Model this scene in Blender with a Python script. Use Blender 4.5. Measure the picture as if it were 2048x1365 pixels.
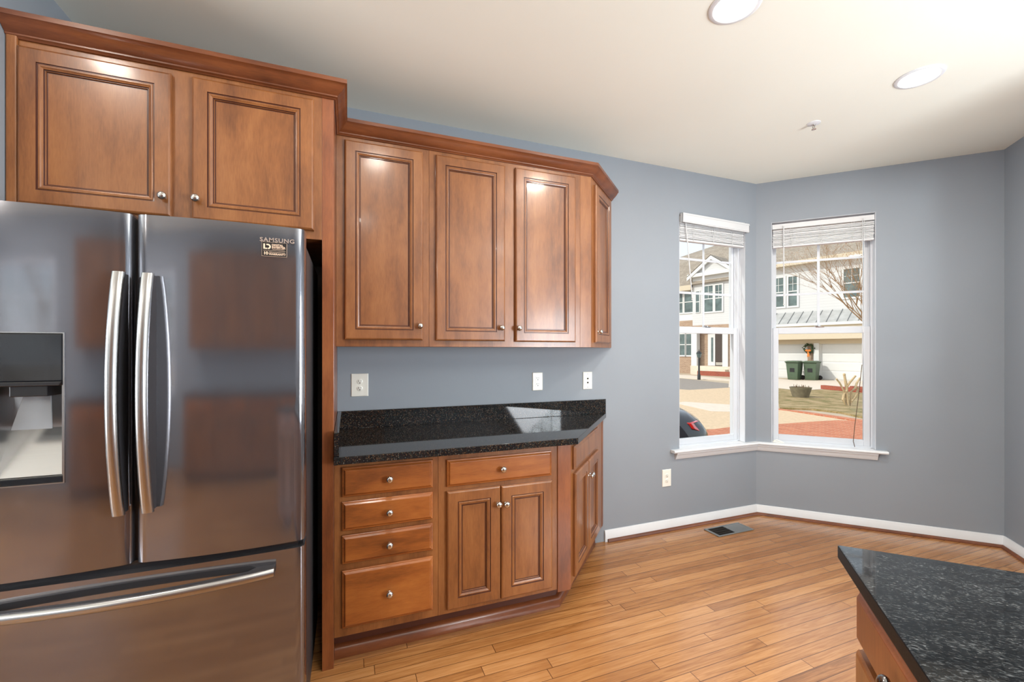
import bpy, bmesh, math, random
from math import sin, cos, pi, radians, sqrt
from mathutils import Vector, Matrix
for o in list(bpy.data.objects): bpy.data.objects.remove(o)
S = bpy.context.scene
COL = S.collection

# ------------------------------------------------------------------ camera, world, sun, exposure
CAMZ = 1.355
cam_d = bpy.data.cameras.new('camera'); cam = bpy.data.objects.new('camera', cam_d); COL.objects.link(cam)
cam.location = (0, 0, CAMZ); cam.rotation_euler = (radians(90), 0, radians(69.17 - 90))
cam_d.sensor_width = 36; cam_d.lens = 36 * 860.74 / 2048; cam_d.shift_y = (702.33 - 682.5) / 2048
cam_d.clip_start = 0.02; cam_d.clip_end = 400
S.camera = cam
S.view_settings.view_transform = 'Standard'; S.view_settings.look = 'None'
S.view_settings.gamma = 1; S.view_settings.use_curve_mapping = False
S.view_settings.exposure = 0.0
S.cycles.use_denoising = True
S.cycles.max_bounces = 10; S.cycles.diffuse_bounces = 5; S.cycles.glossy_bounces = 5
S.cycles.transmission_bounces = 8; S.cycles.transparent_max_bounces = 12
S.cycles.sample_clamp_indirect = 6.0; S.cycles.caustics_reflective = False; S.cycles.caustics_refractive = False

w = bpy.data.worlds.new('world'); S.world = w; w.use_nodes = True
nt = w.node_tree; nt.nodes.clear()
sky = nt.nodes.new('ShaderNodeTexSky'); sky.sky_type = 'NISHITA'; sky.sun_disc = False
sky.sun_elevation = radians(38); sky.sun_rotation = radians(280); sky.air_density = 1.2; sky.dust_density = 2.0
mixc = nt.nodes.new('ShaderNodeMix'); mixc.data_type = 'RGBA'; mixc.inputs[0].default_value = 0.75
mixc.inputs[7].default_value = (5.2, 5.5, 5.9, 1)      # thin high cloud veil over the blue
bg = nt.nodes.new('ShaderNodeBackground'); bg.inputs[1].default_value = 0.25
ow = nt.nodes.new('ShaderNodeOutputWorld')
nt.links.new(sky.outputs[0], mixc.inputs[6]); nt.links.new(mixc.outputs[2], bg.inputs[0]); nt.links.new(bg.outputs[0], ow.inputs[0])

def add_light(name, kind, loc, energy, color=(1, 1, 1), **kw):
    d = bpy.data.lights.new(name, kind); d.energy = energy; d.color = color
    for k, v in kw.items():
        if k != 'rot' and k != 'dirv': setattr(d, k, v)
    o = bpy.data.objects.new(name, d); o.location = loc; COL.objects.link(o)
    if 'rot' in kw: o.rotation_euler = kw['rot']
    if 'dirv' in kw: o.rotation_euler = Vector(kw['dirv']).to_track_quat('-Z', 'Y').to_euler()
    return o
add_light('sun', 'SUN', (0, 0, 12), 2.75, (1.0, 0.93, 0.83), angle=radians(0.6), dirv=(0.97, -0.2, -0.72))
# fill area lights added inside unseen windows, tilted up to brighten the ceiling
FILL_TINT = (0.90, 0.95, 1.0)
add_light('fill_side', 'AREA', (2.98, -1.45, 1.40), 245, FILL_TINT, shape='RECTANGLE', size=1.3, size_y=1.8, dirv=(-1, 0.75, 1.3))

add_light('fill_left', 'AREA', (-4.5, .2, 1.35), 225, FILL_TINT, shape='RECTANGLE', size=1.8, size_y=1.8, dirv=(1, .1, .75))
add_light('fill_nook', 'AREA', (3.42, .84, 1.40), 7, FILL_TINT, shape='RECTANGLE', size=.7, size_y=1.6, dirv=(-1, .75, .9))

# ------------------------------------------------------------------ material helpers
def new_mat(name):
    m = bpy.data.materials.new(name); m.use_nodes = True
    n = m.node_tree; b = n.nodes.get('Principled BSDF')
    return m, n, b
def N(n, t, **kw):
    x = n.nodes.new(t)
    for k, v in kw.items(): setattr(x, k, v)
    return x
def L(n, a, b): n.links.new(a, b)
def math_(n, op, a, b=None, c=None):
    x = N(n, 'ShaderNodeMath', operation=op)
    for i, v in enumerate((a, b, c)):
        if v is None: continue
        if isinstance(v, (int, float)): x.inputs[i].default_value = v
        else: L(n, v, x.inputs[i])
    return x.outputs[0]
def ramp(n, fac, stops):
    r = N(n, 'ShaderNodeValToRGB')
    el = r.color_ramp.elements
    while len(el) > 1: el.remove(el[-1])
    el[0].position, el[0].color = stops[0][0], (*stops[0][1], 1)
    for p, c in stops[1:]:
        e = el.new(p); e.color = (*c, 1)
    L(n, fac, r.inputs[0]); return r.outputs[0]
def coords(n, kind='Object', scale=(1, 1, 1), loc=(0, 0, 0), rot=(0, 0, 0)):
    tc = N(n, 'ShaderNodeTexCoord'); mp = N(n, 'ShaderNodeMapping')
    mp.inputs['Scale'].default_value = scale; mp.inputs['Location'].default_value = loc; mp.inputs['Rotation'].default_value = rot
    L(n, tc.outputs[kind], mp.inputs[0]); return mp.outputs[0]
def noise(n, vec, scale=5, detail=3, rough=0.5, dist=0.0):
    x = N(n, 'ShaderNodeTexNoise'); x.inputs['Scale'].default_value = scale; x.inputs['Detail'].default_value = detail
    x.inputs['Roughness'].default_value = rough; x.inputs['Distortion'].default_value = dist
    L(n, vec, x.inputs['Vector']); return x.outputs[0]
def bump(n, b, h, strength=0.2, dist=0.002):
    x = N(n, 'ShaderNodeBump'); x.inputs['Strength'].default_value = strength; x.inputs['Distance'].default_value = dist
    L(n, h, x.inputs['Height']); L(n, x.outputs[0], b.inputs['Normal'])
def mixrgb(n, fac, a, b, mode='MIX'):
    x = N(n, 'ShaderNodeMix', data_type='RGBA', blend_type=mode)
    for sock, v in ((x.inputs[0], fac), (x.inputs[6], a), (x.inputs[7], b)):
        if isinstance(v, (int, float)): sock.default_value = v
        elif isinstance(v, tuple): sock.default_value = (*v, 1)
        else: L(n, v, sock)
    return x.outputs[2]
def sr(r, g, b):
    f = lambda c: (c / 255 / 12.92) if c / 255 <= 0.04045 else ((c / 255 + 0.055) / 1.055) ** 2.4
    return (f(r), f(g), f(b))

def plain(name, col, rough=0.5, metal=0.0, var=0.06, scale=8, bumps=0.0, coat=0.0, kind='Object', **kw):
    m, n, b = new_mat(name)
    v = coords(n, kind)
    f = noise(n, v, scale, 4)
    lo = tuple(c * (1 - var) for c in col); hi = tuple(min(1, c * (1 + var)) for c in col)
    L(n, ramp(n, f, [(0.3, lo), (0.7, hi)]), b.inputs['Base Color'])
    b.inputs['Roughness'].default_value = rough; b.inputs['Metallic'].default_value = metal
    b.inputs['Coat Weight'].default_value = coat
    if bumps: bump(n, b, noise(n, v, 350, 2), bumps, 0.001)
    for k, x in kw.items(): b.inputs[k].default_value = x
    return m

def wood(name, c_lo, c_mid, c_hi, axis='Z', rough=0.36, coat=0.28, seed=0.0, blotch=0.5):
    m, n, b = new_mat(name)
    sc = {'Z': (1, 1, 0.12), 'X': (0.12, 1, 1)}[axis]
    tc = N(n, 'ShaderNodeTexCoord'); oi = N(n, 'ShaderNodeObjectInfo')
    add = N(n, 'ShaderNodeVectorMath', operation='ADD'); cmb = N(n, 'ShaderNodeCombineXYZ')
    r10 = math_(n, 'MULTIPLY', oi.outputs['Random'], 37.0)
    for i in range(3): L(n, r10, cmb.inputs[i])
    L(n, tc.outputs['Object'], add.inputs[0]); L(n, cmb.outputs[0], add.inputs[1])
    mp = N(n, 'ShaderNodeMapping'); mp.inputs['Scale'].default_value = sc; L(n, add.outputs[0], mp.inputs[0])
    g = noise(n, mp.outputs[0], 16, 5, 0.6, 0.5)
    fine = noise(n, mp.outputs[0], 240, 3, 0.6)
    mp2 = N(n, 'ShaderNodeMapping'); mp2.inputs['Scale'].default_value = {'Z': (1.5, 1.5, .6), 'X': (.6, 1.5, 1.5)}[axis]; L(n, add.outputs[0], mp2.inputs[0])
    bl = noise(n, mp2.outputs[0], 4.5, 3, 0.6, 0.4)
    t = math_(n, 'MULTIPLY_ADD', g, 0.42, math_(n, 'MULTIPLY_ADD', bl, blotch, math_(n, 'MULTIPLY', fine, 0.22)))
    tot = 0.42 * .5 + blotch * .5 + .11
    L(n, ramp(n, t, [(tot - 0.16, c_lo), (tot, c_mid), (tot + 0.17, c_hi)]), b.inputs['Base Color'])
    b.inputs['Roughness'].default_value = rough; b.inputs['Coat Weight'].default_value = coat; b.inputs['Coat Roughness'].default_value = 0.15
    bump(n, b, fine, 0.04, 0.0005)
    return m

M = {}
M['cab'] = wood('maple_stained', sr(98, 56, 28), sr(130, 80, 42), sr(152, 99, 56), 'Z')
M['cabd'] = wood('maple_stained_drawer', sr(106, 56, 22), sr(146, 82, 34), sr(168, 102, 46), 'X')
M['cabm'] = wood('maple_stained_molding', sr(76, 38, 20), sr(108, 58, 30), sr(130, 74, 40), 'X')
M['panel'] = wood('maple_end_panel', sr(96, 50, 26), sr(124, 68, 35), sr(146, 86, 46), 'Z', seed=1)
M['glaze'] = plain('dark_glaze', sr(70, 32, 18), 0.35, var=0.15, coat=0.2)
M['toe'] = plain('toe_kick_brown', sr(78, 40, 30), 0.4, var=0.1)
M['wall'] = plain('blue_grey_paint', sr(141, 148, 156), 0.6, var=0.02, scale=2, bumps=0.12)
M['ceil'] = plain('ceiling_paint', sr(236, 237, 226), 0.8, var=0.015, scale=1.5, bumps=0.08)
M['trim'] = plain('white_trim_paint', sr(222, 225, 228), 0.3, var=0.015)
M['vinyl'] = plain('white_vinyl', sr(206, 210, 216), 0.35, var=0.015)
M['blind'] = plain('blind_white', sr(210, 211, 212), 0.45, var=0.02)
M['plate'] = plain('outlet_plastic', sr(238, 236, 226), 0.3, var=0.02)
M['slot'] = plain('outlet_slot_dark', sr(40, 36, 32), 0.6)
M['black'] = plain('black_plastic', (0.012, 0.012, 0.014), 0.25, var=0.1)
M['blackg'] = plain('black_gloss', (0.01, 0.011, 0.014), 0.06, var=0.1)
M['nickel'] = plain('polished_nickel', (0.62, 0.60, 0.58), 0.12, 1.0, var=0.03)
M['darknickel'] = plain('dark_nickel', (0.25, 0.24, 0.24), 0.12, 1.0, var=0.03)
M['galv'] = plain('register_metal', (0.36, 0.38, 0.38), 0.35, 0.9, var=0.08)
M['emit'], _n, _b = new_mat('lamp_lens')
_b.inputs['Emission Color'].default_value = (1, 0.96, 0.88, 1); _b.inputs['Emission Strength'].default_value = 8.0
_b.inputs['Base Color'].default_value = (0.9, 0.9, 0.88, 1)
M['sticker'] = plain('sticker_black', (0.012, 0.011, 0.012), 0.35)
M['ink'] = plain('sticker_ink', sr(226, 196, 170), 0.5, var=0.01)
M['silver'] = plain('brand_silver', sr(186, 170, 160), 0.3, 0.6, var=0.02)

def steel(name, col, rough, metal=1.0):
    m, n, b = new_mat(name)
    v = coords(n, 'Object', (1.5, 1.5, 260))
    f = noise(n, v, 6, 4, 0.7)
    L(n, ramp(n, f, [(0.3, tuple(c * 0.93 for c in col)), (0.7, tuple(c * 1.06 for c in col))]), b.inputs['Base Color'])
    b.inputs['Metallic'].default_value = metal; b.inputs['Roughness'].default_value = rough
    bump(n, b, f, 0.006, 0.0002)
    return m
M['steel'] = steel('brushed_stainless', (0.26, 0.258, 0.282), 0.09, 0.9)
M['steelh'] = steel('handle_stainless', (0.44, 0.44, 0.44), 0.27)
M['fridge_side'] = plain('fridge_side_textured', (0.035, 0.034, 0.038), 0.45, 0.1, var=0.3, scale=600, bumps=0.3)

m, n, b = new_mat('window_glass'); M['glass'] = m
nt = m.node_tree; out = [x for x in nt.nodes if x.type == 'OUTPUT_MATERIAL'][0]
tr = N(nt, 'ShaderNodeBsdfTransparent'); gl = N(nt, 'ShaderNodeBsdfGlossy'); gl.inputs['Roughness'].default_value = 0.02
fr = N(nt, 'ShaderNodeFresnel'); fr.inputs[0].default_value = 1.35
mx = N(nt, 'ShaderNodeMixShader'); tr.inputs[0].default_value = (0.93, 0.95, 0.95, 1)
_g = N(nt, 'ShaderNodeNewGeometry'); L(nt, math_(nt, 'MULTIPLY', fr.outputs[0], math_(nt, 'SUBTRACT', 1.0, _g.outputs['Backfacing'])), mx.inputs[0]); L(nt, tr.outputs[0], mx.inputs[1]); L(nt, gl.outputs[0], mx.inputs[2]); L(nt, mx.outputs[0], out.inputs[0])
M['clear'] = plain('clear_paddle', (0.55, 0.58, 0.62), 0.08, 0.0, **{'Transmission Weight': 0.6, 'IOR': 1.4})

def granite(name, base, flecks, cell, rough=0.04, stretch=(1, 1, 1), dens=0.5):
    m, n, b = new_mat(name)
    v = coords(n, 'Object', stretch)
    col = base
    for i, (c, scl, thr) in enumerate(flecks):
        vo = N(n, 'ShaderNodeTexVoronoi'); vo.inputs['Scale'].default_value = scl
        off = N(n, 'ShaderNodeVectorMath', operation='ADD'); off.inputs[1].default_value = (i * 3.1, i * 1.7, i * 5.3)
        L(n, v, off.inputs[0]); L(n, off.outputs[0], vo.inputs['Vector'])
        rnd = N(n, 'ShaderNodeSeparateColor'); L(n, vo.outputs['Color'], rnd.inputs[0])
        nz = noise(n, off.outputs[0], scl * 1.4, 3, 0.7)
        k = math_(n, 'MULTIPLY', math_(n, 'GREATER_THAN', rnd.outputs[0], thr), math_(n, 'GREATER_THAN', nz, 0.47))
        near = math_(n, 'LESS_THAN', vo.outputs['Distance'], 0.42)
        k = math_(n, 'MULTIPLY', k, near)
        col = mixrgb(n, math_(n, 'MULTIPLY', k, 0.6), col, c)
    L(n, col, b.inputs['Base Color'])
    b.inputs['Roughness'].default_value = rough; b.inputs['Specular IOR Level'].default_value = 0.42
    return m
M['granite'] = granite('black_brown_granite', (0.010, 0.010, 0.011), [(sr(78, 58, 42), 115, .55), (sr(38, 54, 52), 150, .5), (sr(128, 98, 66), 210, .84), (sr(168, 160, 150), 280, .94)], 1)
m, n, b = new_mat('black_grey_granite'); M['granite2'] = m
_v = coords(n, 'Object', (300, 120, 200), rot=(0, 0, radians(48)))
_a = noise(n, _v, 1.0, 4, 0.72, 0.5); _k = noise(n, coords(n, 'Object', (1, .5, 1)), 26, 3, 0.6)
_t = math_(n, 'ADD', _a, math_(n, 'MULTIPLY', math_(n, 'SUBTRACT', _k, 0.5), 0.35))
L(n, ramp(n, _t, [(0.44, (0.005, 0.006, 0.007)), (0.54, (0.020, 0.022, 0.024)), (0.64, (0.075, 0.08, 0.083)), (0.76, (0.24, 0.25, 0.26))]), b.inputs['Base Color'])
b.inputs['Roughness'].default_value = 0.04; b.inputs['Specular IOR Level'].default_value = 0.5
M['edge'] = plain('dulled_granite_edge', (0.010, 0.011, 0.012), 0.4, var=0.5, scale=200, **{'Specular IOR Level': 0.08})  # granite copy with specular cut so the floor reflection leaves the edge black

def planks():
    m, n, b = new_mat('oak_strip_floor')
    W = 0.0572
    tc = N(n, 'ShaderNodeTexCoord'); sp = N(n, 'ShaderNodeSeparateXYZ'); L(n, tc.outputs['Object'], sp.inputs[0])
    yy = math_(n, 'DIVIDE', sp.outputs[1], W); row = math_(n, 'FLOOR', yy); fy = math_(n, 'FRACT', yy)
    wn = N(n, 'ShaderNodeTexWhiteNoise', noise_dimensions='1D'); L(n, row, wn.inputs['W'])
    xx = math_(n, 'ADD', math_(n, 'DIVIDE', sp.outputs[0], 1.25), math_(n, 'MULTIPLY', wn.outputs[0], 7.0))
    brd = math_(n, 'FLOOR', xx); fx = math_(n, 'FRACT', xx)
    cmb = N(n, 'ShaderNodeCombineXYZ'); L(n, row, cmb.inputs[0]); L(n, brd, cmb.inputs[1])
    wb = N(n, 'ShaderNodeTexWhiteNoise', noise_dimensions='2D'); L(n, cmb.outputs[0], wb.inputs['Vector'])
    # grain
    gv = N(n, 'ShaderNodeCombineXYZ')
    L(n, math_(n, 'ADD', math_(n, 'MULTIPLY', sp.outputs[0], 1.6), math_(n, 'MULTIPLY', wb.outputs[0], 50)), gv.inputs[0])
    L(n, math_(n, 'MULTIPLY', sp.outputs[1], 26), gv.inputs[1]); L(n, math_(n, 'MULTIPLY', wb.outputs[0], 13), gv.inputs[2])
    g = noise(n, gv.outputs[0], 1.6, 5, 0.62, 1.3)
    gv2 = N(n, 'ShaderNodeCombineXYZ')
    L(n, math_(n, 'MULTIPLY', sp.outputs[0], 6), gv2.inputs[0]); L(n, math_(n, 'MULTIPLY', sp.outputs[1], 190), gv2.inputs[1]); L(n, wb.outputs[0], gv2.inputs[2])
    g2 = noise(n, gv2.outputs[0], 2.0, 3, 0.6)
    t = math_(n, 'ADD', math_(n, 'MULTIPLY', g, 0.62), math_(n, 'MULTIPLY', g2, 0.30))
    t = math_(n, 'ADD', t, math_(n, 'MULTIPLY_ADD', wb.outputs[0], 0.20, 0.06))
    c = ramp(n, t, [(0.36, sr(108, 68, 34)), (0.54, sr(156, 105, 58)), (0.68, sr(182, 129, 78)), (0.86, sr(202, 152, 100))])
    # traffic wear : large soft darker patches
    wear = noise(n, coords(n, 'Object', (0.6, 1.2, 1)), 1.4, 3, 0.6)
    c = mixrgb(n, ramp(n, wear, [(0.38, (0.45,) * 3), (0.58, (0.0,) * 3)]), c, sr(138, 86, 42))
    e1 = math_(n, 'MINIMUM', fy, math_(n, 'SUBTRACT', 1.0, fy))
    e2 = math_(n, 'MINIMUM', fx, math_(n, 'SUBTRACT', 1.0, fx))
    gap = math_(n, 'MAXIMUM', math_(n, 'LESS_THAN', e1, 0.027), math_(n, 'LESS_THAN', e2, 0.0014))
    c = mixrgb(n, math_(n, 'MULTIPLY', gap, 0.8), c, sr(70, 38, 18))
    L(n, c, b.inputs['Base Color'])
    rr = math_(n, 'ADD', 0.17, math_(n, 'MULTIPLY', wear, 0.16)); L(n, rr, b.inputs['Roughness'])
    prof = math_(n, 'MINIMUM', math_(n, 'MULTIPLY', e1, 9.0), 1.0)
    h = math_(n, 'ADD', prof, math_(n, 'MULTIPLY', g, 0.35))
    bump(n, b, h, 0.28, 0.0012)
    b.inputs['Coat Weight'].default_value = 0.35; b.inputs['Coat Roughness'].default_value = 0.12
    return m
M['floor'] = planks()

# outdoor materials
def siding(name, col, pitch=0.16):
    m, n, b = new_mat(name)
    tc = N(n, 'ShaderNodeTexCoord'); sp = N(n, 'ShaderNodeSeparateXYZ'); L(n, tc.outputs['Object'], sp.inputs[0])
    f = math_(n, 'FRACT', math_(n, 'DIVIDE', sp.outputs[2], pitch))
    c = mixrgb(n, math_(n, 'MULTIPLY', math_(n, 'LESS_THAN', f, 0.10), 0.35), col, tuple(x * 0.6 for x in col))
    L(n, c, b.inputs['Base Color']); b.inputs['Roughness'].default_value = 0.7
    bump(n, b, f, 0.4, 0.02); return m
def bricks(name, c1, c2, mortar, scale=1, bw=0.21, bh=0.075, axis='wall'):
    m, n, b = new_mat(name)
    tc = N(n, 'ShaderNodeTexCoord'); sp = N(n, 'ShaderNodeSeparateXYZ'); L(n, tc.outputs['Object'], sp.inputs[0])
    cmb = N(n, 'ShaderNodeCombineXYZ')
    if axis == 'wall':
        L(n, math_(n, 'ADD', sp.outputs[0], sp.outputs[1]), cmb.inputs[0]); L(n, sp.outputs[2], cmb.inputs[1])
    else:
        L(n, sp.outputs[0], cmb.inputs[0]); L(n, sp.outputs[1], cmb.inputs[1])
    br = N(n, 'ShaderNodeTexBrick'); L(n, cmb.outputs[0], br.inputs['Vector'])
    br.inputs['Color1'].default_value = (*c1, 1); br.inputs['Color2'].default_value = (*c2, 1); br.inputs['Mortar'].default_value = (*mortar, 1)
    br.inputs['Scale'].default_value = 1; br.inputs['Brick Width'].default_value = bw; br.inputs['Row Height'].default_value = bh
    br.inputs['Mortar Size'].default_value = 0.008; br.inputs['Bias'].default_value = -0.1
    f = noise(n, coords(n, 'Object'), 9, 4)
    L(n, mixrgb(n, 0.35, br.outputs[0], ramp(n, f, [(0.3, c1), (0.7, c2)])), b.inputs['Base Color']); b.inputs['Roughness'].default_value = 0.85
    return m
M['siding'] = siding('white_siding', sr(214, 214, 214))
M['owhite'] = plain('exterior_white', sr(220, 220, 218), 0.6, var=0.02)
M['cream'] = plain('exterior_cream', sr(206, 192, 168), 0.6, var=0.03)
M['brickw'] = bricks('tan_brick', sr(182, 154, 128), sr(152, 122, 100), sr(192, 178, 160))
M['paver'] = bricks('red_pavers', sr(206, 128, 92), sr(176, 96, 66), sr(196, 160, 130), bw=0.2, bh=0.1, axis='ground')
M['edgeb'] = bricks('red_edging_brick', sr(170, 82, 60), sr(136, 62, 48), sr(150, 120, 100), bw=0.2, bh=0.07)
M['shingle'] = bricks('roof_shingle', sr(168, 156, 140), sr(140, 128, 114), sr(110, 100, 92), bw=0.3, bh=0.14)
M['concrete'] = plain('aggregate_concrete', sr(214, 186, 152), 0.85, var=0.12, scale=14)
M['concrete2'] = plain('pale_concrete', sr(222, 206, 188), 0.85, var=0.06, scale=6)
M['asphalt'] = plain('grey_asphalt', sr(150, 140, 130), 0.9, var=0.1, scale=10)
M['soil'] = plain('winter_soil', sr(120, 96, 70), 0.95, var=0.25, scale=12)
m, n, b = new_mat('winter_grass'); M['grass'] = m
f = noise(n, coords(n), 2.2, 5, 0.7); f2 = noise(n, coords(n), 60, 3, 0.7)
L(n, ramp(n, math_(n, 'ADD', math_(n, 'MULTIPLY', f, .6), math_(n, 'MULTIPLY', f2, .4)), [(0.40, sr(106, 104, 56)), (0.48, sr(146, 126, 82)), (0.60, sr(186, 160, 122))]), b.inputs['Base Color']); b.inputs['Roughness'].default_value = 0.95
m, n, b = new_mat('seam_metal_roof'); M['seam'] = m
L(n, ramp(n, noise(n, coords(n), 3), [(0.3, sr(178, 178, 176)), (0.7, sr(200, 200, 198))]), b.inputs['Base Color']); b.inputs['Roughness'].default_value = 0.5; b.inputs['Metallic'].default_value = 0.3
M['seamd'] = plain('seam_rib', sr(120, 122, 124), 0.5)
M['opane'] = plain('dark_pane', sr(92, 108, 108), 0.08, var=0.4, scale=2)
M['binmat'] = plain('green_bin_plastic', sr(78, 96, 74), 0.5, var=0.08)
M['rubber'] = plain('black_rubber', (0.02, 0.02, 0.02), 0.7)
M['barrel'] = plain('weathered_planter', sr(120, 112, 92), 0.85, var=0.2, scale=10)
M['bark'] = plain('pale_bark', sr(196, 172, 134), 0.8, var=0.15, scale=20)
M['twig'] = plain('brown_twig', sr(150, 118, 84), 0.8, var=0.2, scale=20)
M['seed'] = plain('dry_seed_heads', sr(176, 134, 98), 0.9, var=0.25, scale=8)
M['greenery'] = plain('wreath_greenery', sr(58, 76, 46), 0.9, var=0.4, scale=30)
M['orange'] = plain('orange_ribbon', sr(224, 130, 50), 0.6, var=0.2)
M['carp'] = plain('car_paint_black', (0.02, 0.022, 0.03), 0.08, 0.2, var=0.05, coat=1.0)
M['carg'] = plain('car_glass', (0.02, 0.025, 0.03), 0.03)
M['tail'] = plain('tail_lamp_red', sr(220, 30, 24), 0.12, var=0.1, coat=1.0)
M['bumper'] = plain('car_lower_trim', (0.05, 0.045, 0.04), 0.4)
M['chrome'] = plain('chrome', (0.8, 0.8, 0.8), 0.08, 1.0)
M['lampblack'] = plain('lamp_post_black', (0.03, 0.03, 0.03), 0.4)
M['brownd'] = plain('brown_door', sr(74, 62, 56), 0.3, var=0.1)
M['cord'] = plain('blind_cord_dark', sr(92, 74, 58), 0.8)
M['ground'] = plain('outdoor_ground', sr(190, 172, 148), 0.9, var=0.08, scale=3)

# ------------------------------------------------------------------ mesh helpers
class MB:
    def __init__(s): s.v = []; s.f = []; s.m = []
    def add(s, vs, fs, mat=0):
        k = len(s.v); s.v += [tuple(p) for p in vs]
        for f in fs: s.f.append([k + i for i in f]); s.m.append(mat)
        return s
    def box(s, x0, x1, y0, y1, z0, z1, mat=0):
        vs = [(x, y, z) for z in (z0, z1) for y in (y0, y1) for x in (x0, x1)]
        return s.add(vs, [(0, 2, 3, 1), (4, 5, 7, 6), (0, 1, 5, 4), (2, 6, 7, 3), (0, 4, 6, 2), (1, 3, 7, 5)], mat)
    def prism(s, poly, z0, z1, mat=0):
        n = len(poly); a = sum(poly[i][0] * poly[(i + 1) % n][1] - poly[(i + 1) % n][0] * poly[i][1] for i in range(n))
        if a < 0: poly = poly[::-1]
        vs = [(x, y, z0) for x, y in poly] + [(x, y, z1) for x, y in poly]
        fs = [tuple(range(n))[::-1], tuple(range(n, 2 * n))] + [(i, (i + 1) % n, n + (i + 1) % n, n + i) for i in range(n)]
        return s.add(vs, fs, mat)
    def prism_y(s, poly, y0, y1, mat=0):      # polygon in x,z extruded along y
        n = len(poly); a = sum(poly[i][0] * poly[(i + 1) % n][1] - poly[(i + 1) % n][0] * poly[i][1] for i in range(n))
        if a < 0: poly = poly[::-1]
        vs = [(x, y0, z) for x, z in poly] + [(x, y1, z) for x, z in poly]
        fs = [tuple(range(n)), tuple(range(n, 2 * n))[::-1]] + [(i, n + i, n + (i + 1) % n, (i + 1) % n) for i in range(n)]
        return s.add(vs, fs, mat)
    def rings(s, x0, x1, z0, z1, prof, mats=None, yb=0.0):
        """rectangular slab facing -y. prof: list of (inset, height) from outer back edge to the centre; height grows to -y"""
        rs = []
        for ins, h in prof: rs.append([(x0 + ins, yb - h, z0 + ins), (x1 - ins, yb - h, z0 + ins), (x1 - ins, yb - h, z1 - ins), (x0 + ins, yb - h, z1 - ins)])
        base = len(s.v)
        for r in rs: s.v += r
        for i in range(len(rs) - 1):
            for j in range(4):
                a = base + i * 4 + j; c = base + i * 4 + (j + 1) % 4
                s.f.append([a, c, c + 4, a + 4]); s.m.append(mats[i] if mats else 0)
        k = base + (len(rs) - 1) * 4; s.f.append([k, k + 1, k + 2, k + 3]); s.m.append(mats[-1] if mats else 0)
        s.f.append([base + 3, base + 2, base + 1, base]); s.m.append(0)
        return s
    def tube(s, pts, r, seg=8, mat=0, caps=True, flat=None):
        pts = [Vector(p) for p in pts]; n = len(pts); base = len(s.v)
        up = Vector((0, 0, 1))
        for i, p in enumerate(pts):
            t = (pts[min(i + 1, n - 1)] - pts[max(i - 1, 0)]).normalized()
            ref = up if abs(t.z) < 0.9 else Vector((0, 1, 0))
            a = t.cross(ref).normalized(); bb = t.cross(a).normalized()
            rr = r[i] if isinstance(r, (list, tuple)) else r
            for k in range(seg):
                q = 2 * pi * k / seg
                ca, cb = cos(q) * rr, sin(q) * rr
                if flat: ca *= flat[0]; cb *= flat[1]
                s.v.append(tuple(p + a * ca + bb * cb))
        for i in range(n - 1):
            for k in range(seg):
                a = base + i * seg + k; c = base + i * seg + (k + 1) % seg
                s.f.append([a, c, c + seg, a + seg]); s.m.append(mat)
        if caps:
            s.f.append([base + k for k in range(seg)][::-1]); s.m.append(mat)
            s.f.append([base + (n - 1) * seg + k for k in range(seg)]); s.m.append(mat)
        return s
    def lathe(s, prof, c=(0, 0, 0), axis='Z', seg=24, mat=0, mats=None):
        """prof: (radius, along)"""
        base = len(s.v)
        for r, h in prof:
            for k in range(seg):
                q = 2 * pi * k / seg; a, b2 = r * cos(q), r * sin(q)
                p = {'Z': (a, b2, h), 'Y': (a, h, b2), '-Y': (a, -h, b2), '-Z': (a, b2, -h)}[axis]
                s.v.append((p[0] + c[0], p[1] + c[1], p[2] + c[2]))
        for i in range(len(prof) - 1):
            for k in range(seg):
                a = base + i * seg + k; d = base + i * seg + (k + 1) % seg
                s.f.append([a, d, d + seg, a + seg]); s.m.append(mats[i] if mats else mat)
        s.f.append([base + k for k in range(seg)][::-1]); s.m.append(mats[0] if mats else mat)
        s.f.append([base + (len(prof) - 1) * seg + k for k in range(seg)]); s.m.append(mats[-1] if mats else mat)
        return s
    def sweep(s, prof, path, mat=0, closed_prof=True):
        """profile (out, z) swept along a 2D path with mitres; 'out' is to the right of travel"""
        P = [Vector(p) for p in path]; n = len(P); base = len(s.v); k = len(prof)
        for i, p in enumerate(P):
            if i == 0: d = (P[1] - P[0]).normalized(); nn = Vector((d.y, -d.x)); sc = 1
            elif i == n - 1: d = (P[-1] - P[-2]).normalized(); nn = Vector((d.y, -d.x)); sc = 1
            else:
                d0 = (P[i] - P[i - 1]).normalized(); d1 = (P[i + 1] - P[i]).normalized()
                n0 = Vector((d0.y, -d0.x)); n1 = Vector((d1.y, -d1.x)); nn = (n0 + n1).normalized(); sc = 1 / max(0.2, nn.dot(n0))
            for o, z in prof: s.v.append((p.x + nn.x * o * sc, p.y + nn.y * o * sc, z))
        for i in range(n - 1):
            for j in range(k if closed_prof else k - 1):
                a = base + i * k + j; c = base + i * k + (j + 1) % k
                s.f.append([a, a + k, c + k, c]); s.m.append(mat)
        if closed_prof:
            s.f.append([base + j for j in range(k)]); s.m.append(mat)
            s.f.append([base + (n - 1) * k + j for j in range(k)][::-1]); s.m.append(mat)
        return s
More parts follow.
